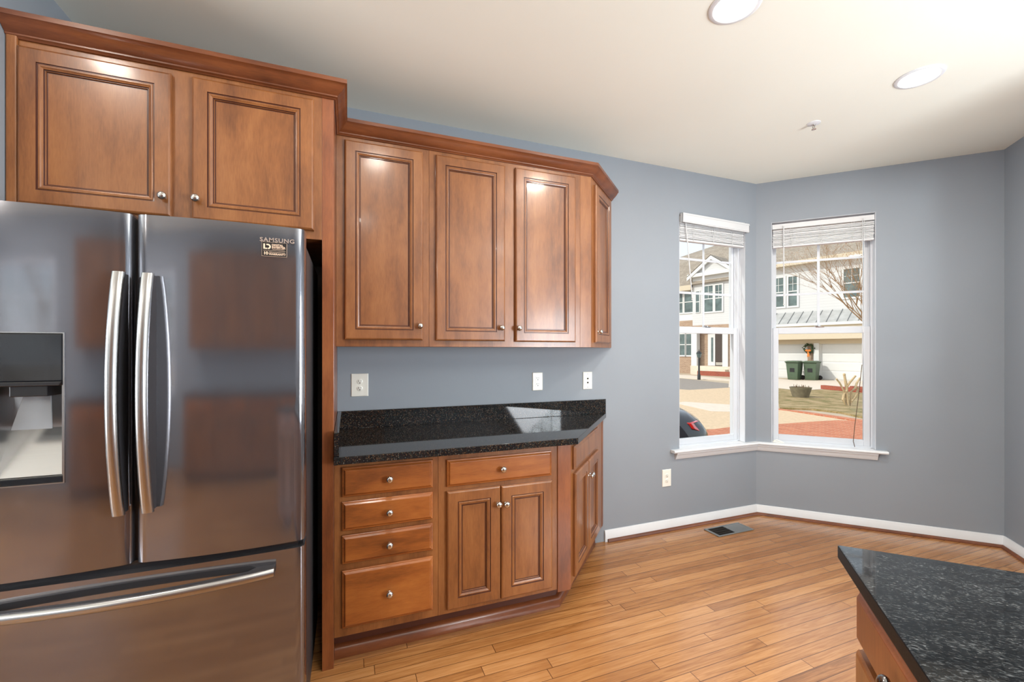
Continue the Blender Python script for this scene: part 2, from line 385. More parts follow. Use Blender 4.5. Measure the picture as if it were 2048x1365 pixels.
    def ico(s, c, r, seg=6, mat=0, sq=(1, 1, 1)):
        vs = [(c[0], c[1], c[2] + r * sq[2])]; rows = max(3, seg // 2)
        for i in range(1, rows):
            for k in range(seg):
                a = pi * i / rows; q = 2 * pi * k / seg
                vs.append((c[0] + r * sq[0] * sin(a) * cos(q), c[1] + r * sq[1] * sin(a) * sin(q), c[2] + r * sq[2] * cos(a)))
        vs.append((c[0], c[1], c[2] - r * sq[2])); fs = []
        for k in range(seg): fs.append((0, 1 + k, 1 + (k + 1) % seg))
        for i in range(rows - 2):
            for k in range(seg):
                a = 1 + i * seg + k; d = 1 + i * seg + (k + 1) % seg; fs.append((a, a + seg, d + seg, d))
        l = len(vs) - 1; o = 1 + (rows - 2) * seg
        for k in range(seg): fs.append((l, o + (k + 1) % seg, o + k))
        return s.add(vs, fs, mat)
    def build(s, name, mats, parent=None, loc=(0, 0, 0), rz=0.0, smooth=None, bevel=0, fix=True, rot=None):
        me = bpy.data.meshes.new(name); me.from_pydata(s.v, [], s.f)
        if not isinstance(mats, (list, tuple)): mats = [mats]
        for x in mats: me.materials.append(M[x] if isinstance(x, str) else x)
        for i, p in enumerate(me.polygons): p.material_index = min(s.m[i], len(mats) - 1)
        if fix:
            bm = bmesh.new(); bm.from_mesh(me); bmesh.ops.recalc_face_normals(bm, faces=bm.faces); bm.to_mesh(me); bm.free()
        if smooth is not None:
            me.shade_smooth()
            if smooth < 180: me.set_sharp_from_angle(angle=radians(smooth))
        o = bpy.data.objects.new(name, me); o.location = loc
        o.rotation_euler = rot if rot else (0, 0, rz)
        COL.objects.link(o)
        if parent: o.parent = parent
        if bevel:
            md = o.modifiers.new('bevel', 'BEVEL'); md.width = bevel; md.segments = 2; md.limit_method = 'ANGLE'; md.angle_limit = radians(40)
        return o

def tag(o, label, cat, group=None, kind=None):
    o['label'] = label; o['category'] = cat
    if group: o['group'] = group
    if kind: o['kind'] = kind
    return o
def thing(name, label, cat, loc=(0, 0, 0), rz=0.0, group=None, kind=None):
    o = bpy.data.objects.new(name, None); o.empty_display_size = 0.1; o.location = loc; o.rotation_euler = (0, 0, rz); COL.objects.link(o)
    return tag(o, label, cat, group, kind)
def struct(o, label=None):
    o['kind'] = 'structure'
    if label: o['label'] = label
    return o
def ctrl(o): return o

def text(name, body, size, parent, loc, mat, rot=(radians(90), 0, 0), ext=0.0003, align='LEFT', sx=1.0, bold=0.0, sp=1.0):
    cu = bpy.data.curves.new(name, 'FONT'); cu.body = body; cu.size = size; cu.extrude = ext; cu.align_x = align; cu.offset = bold; cu.space_character = sp
    cu.resolution_u = 3
    tmp = bpy.data.objects.new(name, cu); COL.objects.link(tmp)
    dg = bpy.context.evaluated_depsgraph_get(); dg.update()
    me = bpy.data.meshes.new_from_object(tmp.evaluated_get(dg)); bpy.data.objects.remove(tmp)
    me.materials.clear(); me.materials.append(M[mat])
    o = bpy.data.objects.new(name, me); COL.objects.link(o); o.parent = parent; o.location = loc; o.rotation_euler = rot; o.scale = (sx, 1, 1)
    return o

# ------------------------------------------------------------------ room shell
CH = 2.745; YA = 2.625; X1 = 3.171
R2 = sqrt(.5)
C2 = (X1 + 1.497 * R2, YA - 1.497 * R2)          # corner of the right wall and the far right wall
WT = 0.14
def wall_seg(name, p0, p1, thick, openings=(), z1=CH, mat='wall', ext=(0, 0)):
    """wall with its inner face on p0->p1, body to the LEFT of travel; openings (a, b, z0, z1) along it"""
    p0 = Vector(p0); p1 = Vector(p1); d = (p1 - p0); Ln = d.length; ang = math.atan2(d.y, d.x)
    mb = MB(); xs = -ext[0]
    for a, b_, z0, zt in sorted(openings):
        mb.box(xs, a, 0, thick, 0, z1); mb.box(a, b_, 0, thick, 0, z0); mb.box(a, b_, 0, thick, zt, z1); xs = b_
    mb.box(xs, Ln + ext[1], 0, thick, 0, z1)
    o = mb.build(name, mat, None, (p0.x, p0.y, 0), ang)
    return struct(o)
WZ0, WZ1 = 0.597, 2.41
wall_seg('wall_back', (-4.6, YA), (X1, YA), WT, [(4.6 + 2.369, 4.6 + 3.053, WZ0, WZ1)], ext=(0, 0.03))
wall_seg('wall_right', (X1, YA), C2, WT, [(0.111, 0.793, WZ0, WZ1)], ext=(0.03, 0.1))
C3 = (C2[0] - 1.62 * R2, C2[1] - 1.62 * R2)
wall_seg('wall_far_right', C2, C3, WT, [(.55, 1.35, .6, 2.41)], ext=(0, 0))
wall_seg('wall_side', C3, (C3[0], -2.6), WT, [(1.2, 2.9, 0.45, 2.35)], ext=(0.0, 0.1))
wall_seg('wall_rear', (C3[0], -2.6), (-4.6, -2.6), WT, [(5.35 + .2, 6.75, 0.85, 2.3)], ext=(0, 0))
wall_seg('wall_left', (-4.6, -2.6), (-4.6, YA), WT, [(1.9, 3.8, .4, 2.35)], ext=(.1, .1))
struct(MB().box(-1.215, -1.089, 1.66, YA, 0, CH).build('wall_beside_refrigerator', 'wall'))
fl_poly = [(-4.8, -2.8), (C3[0] + .1, -2.8), (C3[0] + .1, C3[1] - .0), (C2[0] + .12, C2[1]), (X1 + .05, YA + .12), (-4.8, YA + .12)]
struct(MB().prism(fl_poly, -0.12, 0.0).build('floor', 'floor'))
struct(MB().prism(fl_poly, CH, CH + 0.1).build('ceiling', 'ceil'))

# baseboards + shoe moulding
bb = [(0, 0), (0.014, 0), (0.014, 0.062), (0.011, 0.066), (0.011, 0.071), (0.006, 0.080), (0, 0.080)]
def base_run(name, path):
    struct(MB().sweep(bb, path).build(name, 'trim', smooth=40))
E1 = (1.70, YA)
base_run('baseboard_back', [(1.70, YA), (X1, YA)][::1])
base_run('baseboard_right', [(X1, YA), C2])
base_run('baseboard_far_right', [C2, C3])
shoe = [(0.014, 0), (0.030, 0), (0.029, 0.008), (0.025, 0.015), (0.019, 0.019), (0.014, 0.020)]
struct(MB().sweep(shoe, [(1.72, YA), (X1, YA), C2, C3]).build('trim_2', 'cabm', smooth=50), 'thin brown shoe molding along the foot of the white baseboard')
base_run('baseboard_left', [(-4.6, -2.6), (-4.6, YA)])

# ------------------------------------------------------------------ windows
def make_window(name, loc, ang, W=0.683, Z0=0.605, Z1=2.41, grid=(2, 3), depth0=0.06, mid=1.545, label=''):
    t = bpy.data.objects.new(name, None); COL.objects.link(t); t.location = loc; t.rotation_euler = (0, 0, ang); struct(t, label)
    f = MB(); jw = 0.016
    f.box(0, jw, depth0, WT, Z0, Z1).box(W - jw, W, depth0, WT, Z0, Z1).box(jw, W - jw, depth0, WT, Z1 - jw, Z1).box(jw, W - jw, depth0, WT, Z0 - .003, Z0 + 0.012)
    # white jamb liners of the reveal
    f.box(0, 0.004, 0.001, depth0, Z0, Z1).box(W - 0.004, W, 0.001, depth0, Z0, Z1).box(0.004, W - .004, 0.001, depth0, Z1 - .004, Z1)
    # track ribs
    for x in (jw, W - jw - 0.006): f.box(x, x + 0.006, depth0 + 0.028, depth0 + 0.034, Z0, Z1 - jw)
    f.build('window_frame', 'vinyl', t, bevel=0.0015)
    def sash(nm, y, z0, z1, st, rb, rt, grd, gy):
        s_ = MB(); a, b_ = jw + .002, W - jw - .002
        s_.box(a, a + st, y, y + .028, z0, z1).box(b_ - st, b_, y, y + .028, z0, z1)
        s_.box(a + st, b_ - st, y, y + .028, z0, z0 + rb).box(a + st, b_ - st, y, y + .028, z1 - rt, z1)
        o = s_.build(nm, 'vinyl', t, bevel=0.002)
        MB().box(a + st, b_ - st, y + .012, y + .015, z0 + rb, z1 - rt).build('glass', 'glass', o)
        if grd:
            g = MB(); gx, gz = grd; ww = b_ - a - 2 * st; hh = z1 - z0 - rb - rt
            for i in range(1, gx): x = a + st + ww * i / gx; g.box(x - .009, x + .009, y + .006, y + .011, z0 + rb, z1 - rt)
            for i in range(1, gz): z = z0 + rb + hh * i / gz; g.box(a + st, b_ - st, y + .0055, y + .0105, z - .009, z + .009)
            g.build('grille', 'vinyl', o)
        return o
    if mid:
        lo = sash('lower_sash', depth0 + .002, Z0 + .012, mid, .040, .046, .050, None, 0)
        up = sash('upper_sash', depth0 + .036, mid - .03, Z1 - jw, .028, .035, .03, grid, 0)
        k = MB(); k.box(W / 2 - .03, W / 2 + .03, depth0 - .002, depth0 + .022, mid, mid + .006); k.tube([(W / 2 + .005, depth0 + .008, mid + .008), (W / 2 - .035, depth0 - .004, mid + .010)], .005, 6); k.lathe([(.011, mid + .004), (.011, mid + .014)], (W / 2, depth0 + .01, 0))
        k.build('sash_lock', 'nickel', lo, bevel=.001)
    else:
        sash('window_sash', depth0 + .002, Z0 + .012, Z1 - jw, .05, .05, .05, grid, 0)
    return t
angB = -pi / 4
OB = (X1 + .111 * R2, YA - .111 * R2, 0)
make_window('window_1', (2.369, YA, 0), 0, label='narrow white double hung window in the back wall, left of the corner')
make_window('window_2', OB, angB, W=0.682, label='white double hung window in the angled right wall')
make_window('added_window_3', (C3[0], C3[1] - 1.2, 0), -pi / 2, W=1.7, Z0=.45, Z1=2.35, grid=(4, 4), mid=None, label='wide white window added in the unseen side wall for fill light')  # added in an unseen wall as the opening for the side fill
make_window('added_window_5', (C2[0] - .55 * R2, C2[1] - .55 * R2, 0), radians(-135), W=.8, label='unseen white double hung window added in the far right wall for nook light')  # added out of view to bring light onto the nook ceiling
make_window('added_window_6', (-4.6, -.7, 0), pi / 2, W=1.9, Z0=.4, Z1=2.35, grid=(4, 4), mid=None, label='unseen wide white window added in the left wall for ceiling light')  # invented opening for the left fill that evens out the ceiling
make_window('window_4', (C3[0] - 5.55, -2.6, 0), pi, W=1.2, Z0=.85, Z1=2.3, grid=(3, 4), mid=None, label='white gridded window in the rear wall')

# window stool + apron wrapping the corner
st = MB()
inA = [(2.286, YA - .045), (X1 + .045 * math.tan(pi / 8) * -1, YA - .045)]
cx = X1 - .045 * math.tan(pi / 8)
q = lambda d, o: (X1 + d * R2 - o * R2, YA - d * R2 - o * R2)   # along right wall, o = into the room
nose = [(-0.0, .583), (.041, .583), (.045, .587), (.047, .593), (.045, .600), (.041, .604), (-.0, .604)]
st.sweep(nose, [(2.286, YA), (X1, YA), q(.857, 0)])
st.box(2.370, 3.052, YA - .001, YA + .0605, .583, .6035)
a0, a1 = q(.112, .001), q(.792, .001); b1, b0 = q(.792, -.0605), q(.112, -.0605)
st.prism([a0, a1, b1, b0], .583, .6035)
apron = [(0, .583), (.032, .583), (.032, .572), (.027, .568), (.021, .553), (.016, .540), (.010, .530), (0, .528)]
st.sweep(apron, [(2.325, YA), (X1, YA), q(.80, 0)])
struct(st.build('trim_1', 'trim', smooth=40), 'white window stool and apron wrapping the corner under both windows')

# blinds
def blind(label, loc, ang, W, valance, bottom=2.20, wand=(0.10, 0.10, 1.72), cordx=None):
    t = thing('window_blind', label, 'blind', (loc[0], loc[1], 2.33), ang, group='raised mini blinds')
    z = lambda v: v - 2.33
    if valance:
        v = MB(); v.box(0.003, W + .006, -.034, -.026, z(2.337), z(2.408)); v.box(.003, W + .006, -.037, -.034, z(2.345), z(2.352)); v.box(.003, W + .006, -.037, -.034, z(2.393), z(2.400))
        v.box(W + .0, W + .006, -.034, -.006, z(2.337), z(2.408)).box(.003, .008, -.034, -.006, z(2.337), z(2.408))
        v.build('valance', 'blind', t, bevel=.002, rot=(0, radians(1.4), 0))
    MB().box(.006, W - .006, .004, .044, z(2.352), z(2.392)).build('headrail', 'blind', t, bevel=.003)
    s_ = MB(); zz = 2.336; i = 0; rnd = random.Random(5)
    while zz > bottom + .018:
        k = rnd.uniform(-.0015, .0015); dx = rnd.uniform(-.003, .003)
        s_.box(.010 + dx, W - .010 + dx, .006, .040, z(zz + k), z(zz + k + .0062)); zz -= .0098; i += 1
    s_.build('slats', 'blind', t)
    MB().box(.010, W - .010, .004, .042, z(bottom), z(bottom + .016)).build('bottom_rail', 'blind', t, bevel=.003)
    for x in (.14, W * .5, W - .14):
        ld = MB()
        for dx in (-.006, .006): ld.tube([(x + dx, .003, z(2.35)), (x + dx * 2, -.001, z(2.29)), (x - dx, .0, z(2.24)), (x + dx, .003, z(bottom))], .0012, 5)
        ld.build('ladder_cord', 'blind', t)
    wd = MB(); wd.tube([(wand[0], -.006, z(2.37)), (wand[1], -.012, z(wand[2] + .02))], .004, 6); wd.ico((wand[1], -.012, z(wand[2] + .012)), .007, 8)
    wd.build('wand', 'blind', t)
    if cordx:
        c = MB(); c.tube([(cordx, -.004, z(2.37)), (cordx, -.008, z(1.9)), (cordx - .002, -.01, z(1.55)), (cordx - .006, -.012, z(1.26))], .0022, 6).tube([(cordx + .010, -.004, z(2.37)), (cordx + .009, -.008, z(1.9)), (cordx + .004, -.01, z(1.45)), (cordx - .004, -.012, z(1.26))], .0018, 6); c.build('pull_cord', 'blind', t)
        c = MB(); c.tube([(cordx - .006, -.012, z(1.25)), (cordx - .028, -.012, z(1.0)), (cordx - .05, -.010, z(.78)), (cordx - .058, -.006, z(.66)), (cordx - .045, .01, z(.615))], .0024, 6)
        c.build('cord_tail', 'cord', t)
    c2 = MB()
    return t
blind('raised white mini blind with a tilted valance in the left window', (2.369, YA, 0), 0, .683, True, bottom=2.205, wand=(.055, .115, 1.74))
blind('raised white mini blind with a long dark pull cord in the right window', OB, angB, .682, False, bottom=2.20, wand=(.085, .085, 1.72), cordx=.600)
# small cord cleat lying on the stool
t = MB(); t.box(-.028, .028, -.012, .012, 0, .008); t.tube([(-.02, 0, .012), (.0, .004, .018), (.03, 0, .010), (.045, -.006, .004)], .005, 6); t.box(.02, .05, -.008, .008, 0, .005)
pp = q(.150, -.02)
tag(t.build('cord_cleat', 'plate', None, (pp[0], pp[1], .6037), angB, bevel=.002), 'small off-white plastic cleat lying on the sill at the left foot of the right window', 'cleat')

# ------------------------------------------------------------------ cabinets
DOOR = [(0, 0), (0, .013), (.003, .017), (.008, .0195), (.050, .0195), (.0515, .0165), (.054, .0165), (.0565, .0190), (.0605, .0190), (.064, .0165), (.068, .0150), (.0695, .0115), (.0715, .0115), (.073, .0090), (.074, .0065), (.0765, .0065)]
DM = [0, 0, 0, 0, 1, 1, 0, 0, 0, 0, 1, 1, 0, 1, 1, 0]
DRAW = [(0, 0), (0, .010), (.002, .012), (.006, .013), (.008, .0145), (.013, .0195), (.015, .0200)]
def knob(parent, x, z, mat='nickel', y=-.0195, r=.0155):
    k = MB(); k.lathe([(.0085, 0), (.008, .002), (.005, .004), (.0045, .010), (.006, .013), (r * .85, .016), (r, .020), (r * .97, .024), (r * .8, .028), (r * .5, .0305), (r * .15, .0315)], (0, 0, 0), '-Y', 20)
    return k.build('knob', mat, parent, (x, y, z), smooth=50)
def door(parent, x0, x1, z0, z1, kx=None, kz=None, yb=0, mat='cab', kmat='nickel'):
    d = MB().rings(0, x1 - x0, 0, z1 - z0, DOOR, DM)
    o = d.build('door', [mat, 'glaze'], parent, (x0, yb, z0), fix=True)
    if kx is not None: knob(o, kx - x0, kz - z0, kmat)
    return o
def drawer(parent, x0, x1, z0, z1, mat='cabd', kmat='nickel', kn=True):
    d = MB().rings(0, x1 - x0, 0, z1 - z0, DRAW)
    o = d.build('drawer', [mat], parent, (x0, 0, z0))
    if kn: knob(o, (x1 - x0) / 2, (z1 - z0) / 2, kmat, -.020)
    return o
def body(parent, w_, d_, z0, z1, mat='cab', x0=0.0):
    return MB().box(x0, x0 + w_, 0, d_, z0, z1).build('body', [mat], parent, bevel=.0008)

# over-refrigerator cabinet and end panel
YF = 1.985
u = thing('wall_cabinet', 'two-door brown maple cabinet above the refrigerator', 'cabinet', (-1.087, YF, 0), group='maple wall cabinets')
body(u, 1.087 - .104, YA - YF - .004, 1.824, 2.437)
MB().box(.0, .030, -.012, 0, 1.824, 2.437).build('filler_strip', 'cab', u, bevel=.005)
door(u, 1.087 - 1.055, 1.087 - .623, 1.860, 2.400, 1.087 - .644, 1.930)
door(u, 1.087 - .558, 1.087 - .134, 1.858, 2.404, 1.087 - .541, 1.934)
tag(MB().box(-.1035, -.0575, YF - .001, YA - .002, 0, 2.437).build('end_panel', 'panel', bevel=.0012), 'tall brown wooden end panel between the refrigerator and the drawers', 'panel')

# wall cabinets
YU = 2.30
ub = 1.377
u = thing('wall_cabinet', 'single-door brown maple wall cabinet beside the tall end panel', 'cabinet', (-.0565, YU, 0), group='maple wall cabinets')
body(u, .458, YA - YU - .004, ub, 2.432)
door(u, .039, .424, 1.412, 2.404, .406, 1.485)
u = thing('wall_cabinet', 'double-door brown maple wall cabinet in the middle of the run above two wall plates', 'cabinet', (.4025, YU, 0), group='maple wall cabinets')
body(u, .9155, YA - YU - .004, ub, 2.432)
door(u, .034, .425, 1.410, 2.402, .400, 1.484)
door(u, .488, .877, 1.407, 2.402, .504, 1.484)
XU = 1.395
u = thing('wall_cabinet', 'narrow angled brown maple wall cabinet ending the upper run at the bare wall', 'cabinet', (XU, YU, 0), group='maple wall cabinets')
angU = math.atan2(.321, .361); LU = math.hypot(.361, .321)
pb = MB().prism([(1.3185, YU), (XU, YU), (XU + .361, YA - .004), (1.3185, YA - .004)], ub, 2.432)
pb.v = [(x - XU, y - YU, z) for x, y, z in pb.v]
pb.build('body', 'cab', u, bevel=.0008)
ux = bpy.data.objects.new('door', None)
def adoor(parent, org, ang, x0, x1, z0, z1, kx=None, kz=None, kmat='nickel', mat='cab'):
    d = MB().rings(0, x1 - x0, 0, z1 - z0, DOOR, DM)
    o = d.build('door', [mat, 'glaze'], parent, (org[0] + cos(ang) * x0, org[1] + sin(ang) * x0, z0), ang)
    if kx is not None: knob(o, kx - x0, kz - z0, kmat)
    return o
adoor(u, (0, 0), angU, .055, .405, 1.408, 2.395, .085, 1.475)
bpy.data.objects.remove(ux)

# crown moulding along all wall cabinets
cr = [(0, 2.418), (.006, 2.418), (.010, 2.424), (.014, 2.426), (.014, 2.432), (.020, 2.436), (.030, 2.446), (.040, 2.458), (.048, 2.472), (.052, 2.474), (.052, 2.492), (.0, 2.492)]
k0 = 2.425
crown = [(o, 2.425 + (z - 2.418) * .93) for o, z in cr]
tag(MB().sweep(crown, [(-1.087, YF - .0005), (-.0565, YF - .0005), (-.0565, YU - .0005), (XU, YU - .0005), (XU + .361, YU + .321)]).build('crown_molding', 'cabm', smooth=35), 'dark brown crown molding running along the top of all wall cabinets', 'molding')

# base cabinets
BZ = .128; CT = .880
u = thing('base_cabinet', 'brown maple base cabinet with a stack of four drawers', 'cabinet', (-.0565, YF, 0), group='maple base cabinets')
body(u, .445, YA - YF - .004, BZ, CT)
X0 = .0565
for z0, z1 in ((.729, .856), (.585, .708), (.443, .564), (.167, .413)): drawer(u, X0 - .025, X0 + .363, z0, z1)
u = thing('base_cabinet', 'brown maple base cabinet with one wide drawer over a pair of doors', 'cabinet', (.3895, YF, 0), group='maple base cabinets')
body(u, .6135, YA - YF - .004, BZ, CT)
drawer(u, .0385, .5775, .722, .848)
door(u, .0385, .300, .150, .701, .285, .618)
door(u, .305, .5795, .150, .698, .326, .614)
BX = 1.081
angL = math.atan2(.63, .60)
u = thing('base_cabinet', 'angled brown maple base cabinet with drawer and two doors ending the lower run', 'cabinet', (BX, YF, 0), group='maple base cabinets')
pb = MB().prism([(0, 0), (.608, .636), (-.0775, .636), (-.0775, 0)], BZ, CT)
pb.build('body', 'cab', u, bevel=.0008)
MB().box(-.0765, -.001, -.006, 0, BZ - .012, CT - .001).build('filler_strip', 'panel', u, bevel=.001)
d = MB().rings(0, .63, 0, .122, DRAW); o = d.build('drawer', 'cab', u, (cos(angL) * .03, sin(angL) * .03, .73), angL)
adoor(u, (0, 0), angL, .045, .345, .160, .705, .335, .618)
adoor(u, (0, 0), angL, .350, .655, .168, .705, .372, .618)
MB().box(.83, .850, -.004, .0, .128, CT - .001).build('edge_strip', 'panel', u, rz=angL)
# toe kick + shoe
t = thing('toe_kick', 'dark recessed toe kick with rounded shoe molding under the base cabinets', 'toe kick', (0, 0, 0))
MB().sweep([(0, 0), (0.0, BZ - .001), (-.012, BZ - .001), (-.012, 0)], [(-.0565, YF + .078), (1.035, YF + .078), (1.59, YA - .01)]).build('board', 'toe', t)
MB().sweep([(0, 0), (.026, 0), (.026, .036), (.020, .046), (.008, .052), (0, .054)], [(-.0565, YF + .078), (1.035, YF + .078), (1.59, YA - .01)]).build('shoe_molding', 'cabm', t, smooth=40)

# counter
t = thing('countertop', 'polished black granite countertop with backsplash on the maple base cabinets', 'countertop', (-.0565, 1.92, .881))
cp = [(0, 0), (1.146, 0), (1.7715, .7035), (0, .7035)]
MB().prism(cp, 0, .033).build('slab', 'granite', t, bevel=.002)
MB().prism([(0, .6845), (1.7545, .6845), (1.7715, .7045), (0, .7045)], .0335, .133).build('backsplash', 'granite', t, bevel=.0015)
MB().box(.001, .0205, .012, .684, .0335, .133).build('side_splash', 'granite', t, bevel=.0015)

# ------------------------------------------------------------------ refrigerator
FX0, FX1, FY = -1.050, -.138, 1.588
t = thing('refrigerator', 'stainless french door refrigerator with a bottom freezer drawer', 'refrigerator', ((FX0 + FX1) / 2, FY + .09, 0))
ox = (FX0 + FX1) / 2; oy = FY + .09
MB().box(FX0 - ox + .004, FX1 - ox - .004, .0, .66, .03, 1.735).build('body', 'fridge_side', t, bevel=.006)
MB().box(FX0 - ox + .05, FX1 - ox - .05, .01, .62, 0, .03).build('base_grille', 'black', t)
MB().box(FX0 - ox + .03, FX0 - ox + .12, -.06, .02, 1.735, 1.757).build('hinge_cover', 'black', t, bevel=.004); MB().box(FX1 - ox - .12, FX1 - ox - .03, -.06, .02, 1.735, 1.757).build('hinge_cover', 'black', t, bevel=.004)
def fdoor(nm, x0, x1, z0, z1, bulge=.010, hole=None, rc=.034):
    """door slab: front convex across its width, rounded vertical edges"""
    W_ = x1 - x0; n_ = 28; fr = []
    mid = W_ / 2
    us = []
    for i in range(11): a = pi / 2 * i / 10; us.append((rc * (1 - cos(a)), .016 * (1 - sin(a)) ))
    pts = [(x, y) for x, y in us]
    for i in range(1, n_): x = rc + (W_ - 2 * rc) * i / n_; pts.append((x, -bulge * (1 - ((x - mid) / (mid - rc)) ** 2)))
    pts += [(W_ - x, y) for x, y in us[::-1]]
    poly = [(0, .085)] + pts + [(W_, .085)]
    mb = MB()
    if hole is None:
        mb.prism(poly, z0, z1)
    else:
        hx0, hx1, hz0, hz1 = hole
        mb.prism(poly, z0, hz0); mb.prism(poly, hz1, z1)
        left = [(0, .085)] + [p for p in pts if p[0] < hx0] + [(hx0, -bulge * (1 - ((hx0 - mid) / (mid - rc)) ** 2)), (hx0, .085)]
        right = [(hx1, .085), (hx1, -bulge * (1 - ((hx1 - mid) / (mid - rc)) ** 2))] + [p for p in pts if p[0] > hx1] + [(W_, .085)]
        mb.prism(left, hz0, hz1); mb.prism(right, hz0, hz1)
    o = mb.build(nm, 'steel', t, (x0 - ox, FY - oy, 0), smooth=50)
    return o
SEAM = -.594
HX0, HX1, HZ0, HZ1 = -.905, -.748, .987, 1.404
dl = fdoor('door', FX0, SEAM - .006, .724, 1.762, hole=(HX0 - FX0, HX1 - FX0, HZ0, HZ1)); dl['label'] = 'left refrigerator door with water dispenser'
dr = fdoor('door', SEAM + .006, FX1, .724, 1.762); dr['label'] = 'right refrigerator door with sticker'
df = fdoor('freezer_drawer', FX0, FX1, .065, .702, bulge=.012)
MB().box(FX0 - ox + .02, FX1 - ox - .02, -.07, .0, .700, .726).box(SEAM - ox - .008, SEAM - ox + .008, -.06, .0, .72, 1.75).build('door_gasket', 'black', t)
# handles (curved bars)
def vhandle(parent, x, z0, z1):
    n_ = 24; pts = []
    for i in range(n_ + 1):
        s_ = i / n_; z = z0 + (z1 - z0) * s_; y = -.030 - .042 * sin(pi * s_) ** 0.8
        pts.append((x, y, z))
    mb = MB(); base = None
    sec = [(-.0145, .004), (-.0145, -.002), (-.011, -.008), (-.005, -.0105), (.003, -.0105), (.010, -.008), (.0145, -.002), (.0145, .004), (.011, .012), (-.011, .012)]
    k = len(sec); vs = []
    for (px, py, pz) in pts: vs += [(px + a, py + b_, pz) for a, b_ in sec]
    fs = [(i * k + j, i * k + (j + 1) % k, (i + 1) * k + (j + 1) % k, (i + 1) * k + j) for i in range(n_) for j in range(k)]
    fs += [tuple(range(k))[::-1], tuple(n_ * k + j for j in range(k))]
    mb.add(vs, fs)
    o = mb.build('handle', ['steelh', 'black'], parent, smooth=50)
    return o
def webs(parent, x, z0, z1):
    # dark back fin of the handle that joins it to the door
    n_ = 24; vs = []
    for i in range(n_ + 1):
        s_ = i / n_; z = z0 + .004 + (z1 - z0 - .008) * s_; y = -.030 - .042 * sin(pi * s_) ** 0.8 + .011
        vs += [(x - .008, y, z), (x + .011, y, z), (x + .011, .001, z), (x - .008, .001, z)]
    fs = [(i * 4 + j, i * 4 + (j + 1) % 4, (i + 1) * 4 + (j + 1) % 4, (i + 1) * 4 + j) for i in range(n_) for j in range(4)]
    fs += [(3, 2, 1, 0), (n_ * 4, n_ * 4 + 1, n_ * 4 + 2, n_ * 4 + 3)]
    MB().add(vs, fs).build('handle_bracket', 'fridge_side', parent, smooth=40)
hxl = -.617 - FX0; hxr = -.549 - (SEAM + .006)
vhandle(dl, hxl, .882, 1.583); webs(dl, hxl, .882, 1.583)
vhandle(dr, hxr, .882, 1.583); webs(dr, hxr, .882, 1.583)
# freezer handle
n_ = 30; hx0, hx1 = .085, (-.221 - FX0)
pts = []
for i in range(n_ + 1):
    s_ = i / n_; x = hx0 + (hx1 - hx0) * s_; y = -.034 - .040 * sin(pi * s_) ** 0.8
    pts.append((x, y))
sec = [(.004, -.014), (-.003, -.014), (-.009, -.010), (-.011, -.003), (-.011, .004), (-.008, .011), (-.002, .0145), (.004, .0145), (.012, .010), (.012, -.010)]
k = len(sec); vs = []
for px, py in pts: vs += [(px, py + a, .648 + b_) for a, b_ in sec]
fs = [(i * k + j, i * k + (j + 1) % k, (i + 1) * k + (j + 1) % k, (i + 1) * k + j) for i in range(n_) for j in range(k)] + [tuple(range(k))[::-1], tuple(n_ * k + j for j in range(k))]
MB().add(vs, fs).build('handle', 'steelh', df, smooth=50)
vs = []
for i, (px, py) in enumerate(pts):
    s_ = i / n_; e = .0 if (s_ < .10 or s_ > .90) else py + .024
    vs += [(px, py + .011, .640), (px, py + .011, .660), (px, e, .660), (px, e, .640)]
fs = [(i * 4 + j, i * 4 + (j + 1) % 4, (i + 1) * 4 + (j + 1) % 4, (i + 1) * 4 + j) for i in range(n_) for j in range(4)] + [(3, 2, 1, 0), (n_ * 4, n_ * 4 + 1, n_ * 4 + 2, n_ * 4 + 3)]
MB().add(vs, fs).build('handle_bracket', 'fridge_side', df, smooth=40)
# dispenser
hx0, hx1 = HX0 - FX0, HX1 - FX0
hc = (hx0 + hx1) / 2
MB().box(hx0 + .001, hx1 - .001, .076, .084, HZ0 + .001, HZ1 - .001).box(hx0 + .0005, hx0 + .006, -.004, .08, HZ0, 1.262).box(hx1 - .006, hx1 - .0005, -.004, .08, HZ0, 1.262).build('dispenser_recess', 'steelh', dl)
MB().box(hx0 + .001, hx1 - .001, -.0115, .03, 1.270, HZ1 - .001).build('dispenser_panel', 'blackg', dl, bevel=.003)
MB().prism_y([(hx0 + .001, 1.270), (hx1 - .001, 1.270), (hx1 - .006, 1.258), (hx0 + .006, 1.258)], -.016, .07).box(hc - .04, hc + .04, .0, .07, 1.228, 1.258).build('nozzle_housing', 'black', dl, bevel=.002)
pd = MB(); pd.add([(hc - .030, .035, 1.228), (hc + .030, .035, 1.228), (hc + .044, .012, 1.135), (hc - .044, .012, 1.135), (hc - .030, .039, 1.228), (hc + .030, .039, 1.228), (hc + .044, .017, 1.135), (hc - .044, .017, 1.135)], [(0, 1, 2, 3), (7, 6, 5, 4), (0, 4, 5, 1), (1, 5, 6, 2), (2, 6, 7, 3), (3, 7, 4, 0)])
pd.build('paddle', 'clear', dl, bevel=.0015)
MB().add([(hx0 + .006, .074, 1.13), (hx1 - .006, .074, 1.13), (hx1 - .006, .004, 1.006), (hx0 + .006, .004, 1.006), (hx0 + .006, .074, 1.006), (hx1 - .006, .074, 1.006)], [(0, 1, 2, 3), (3, 2, 5, 4), (0, 3, 4), (1, 5, 2), (0, 4, 5, 1)]).build('dispenser_slope', 'steelh', dl)
MB().box(hx0 + .001, hx1 - .001, -.0105, .07, HZ0, HZ0 + .018).build('drip_tray', 'blackg', dl, bevel=.002)
fm = MB()
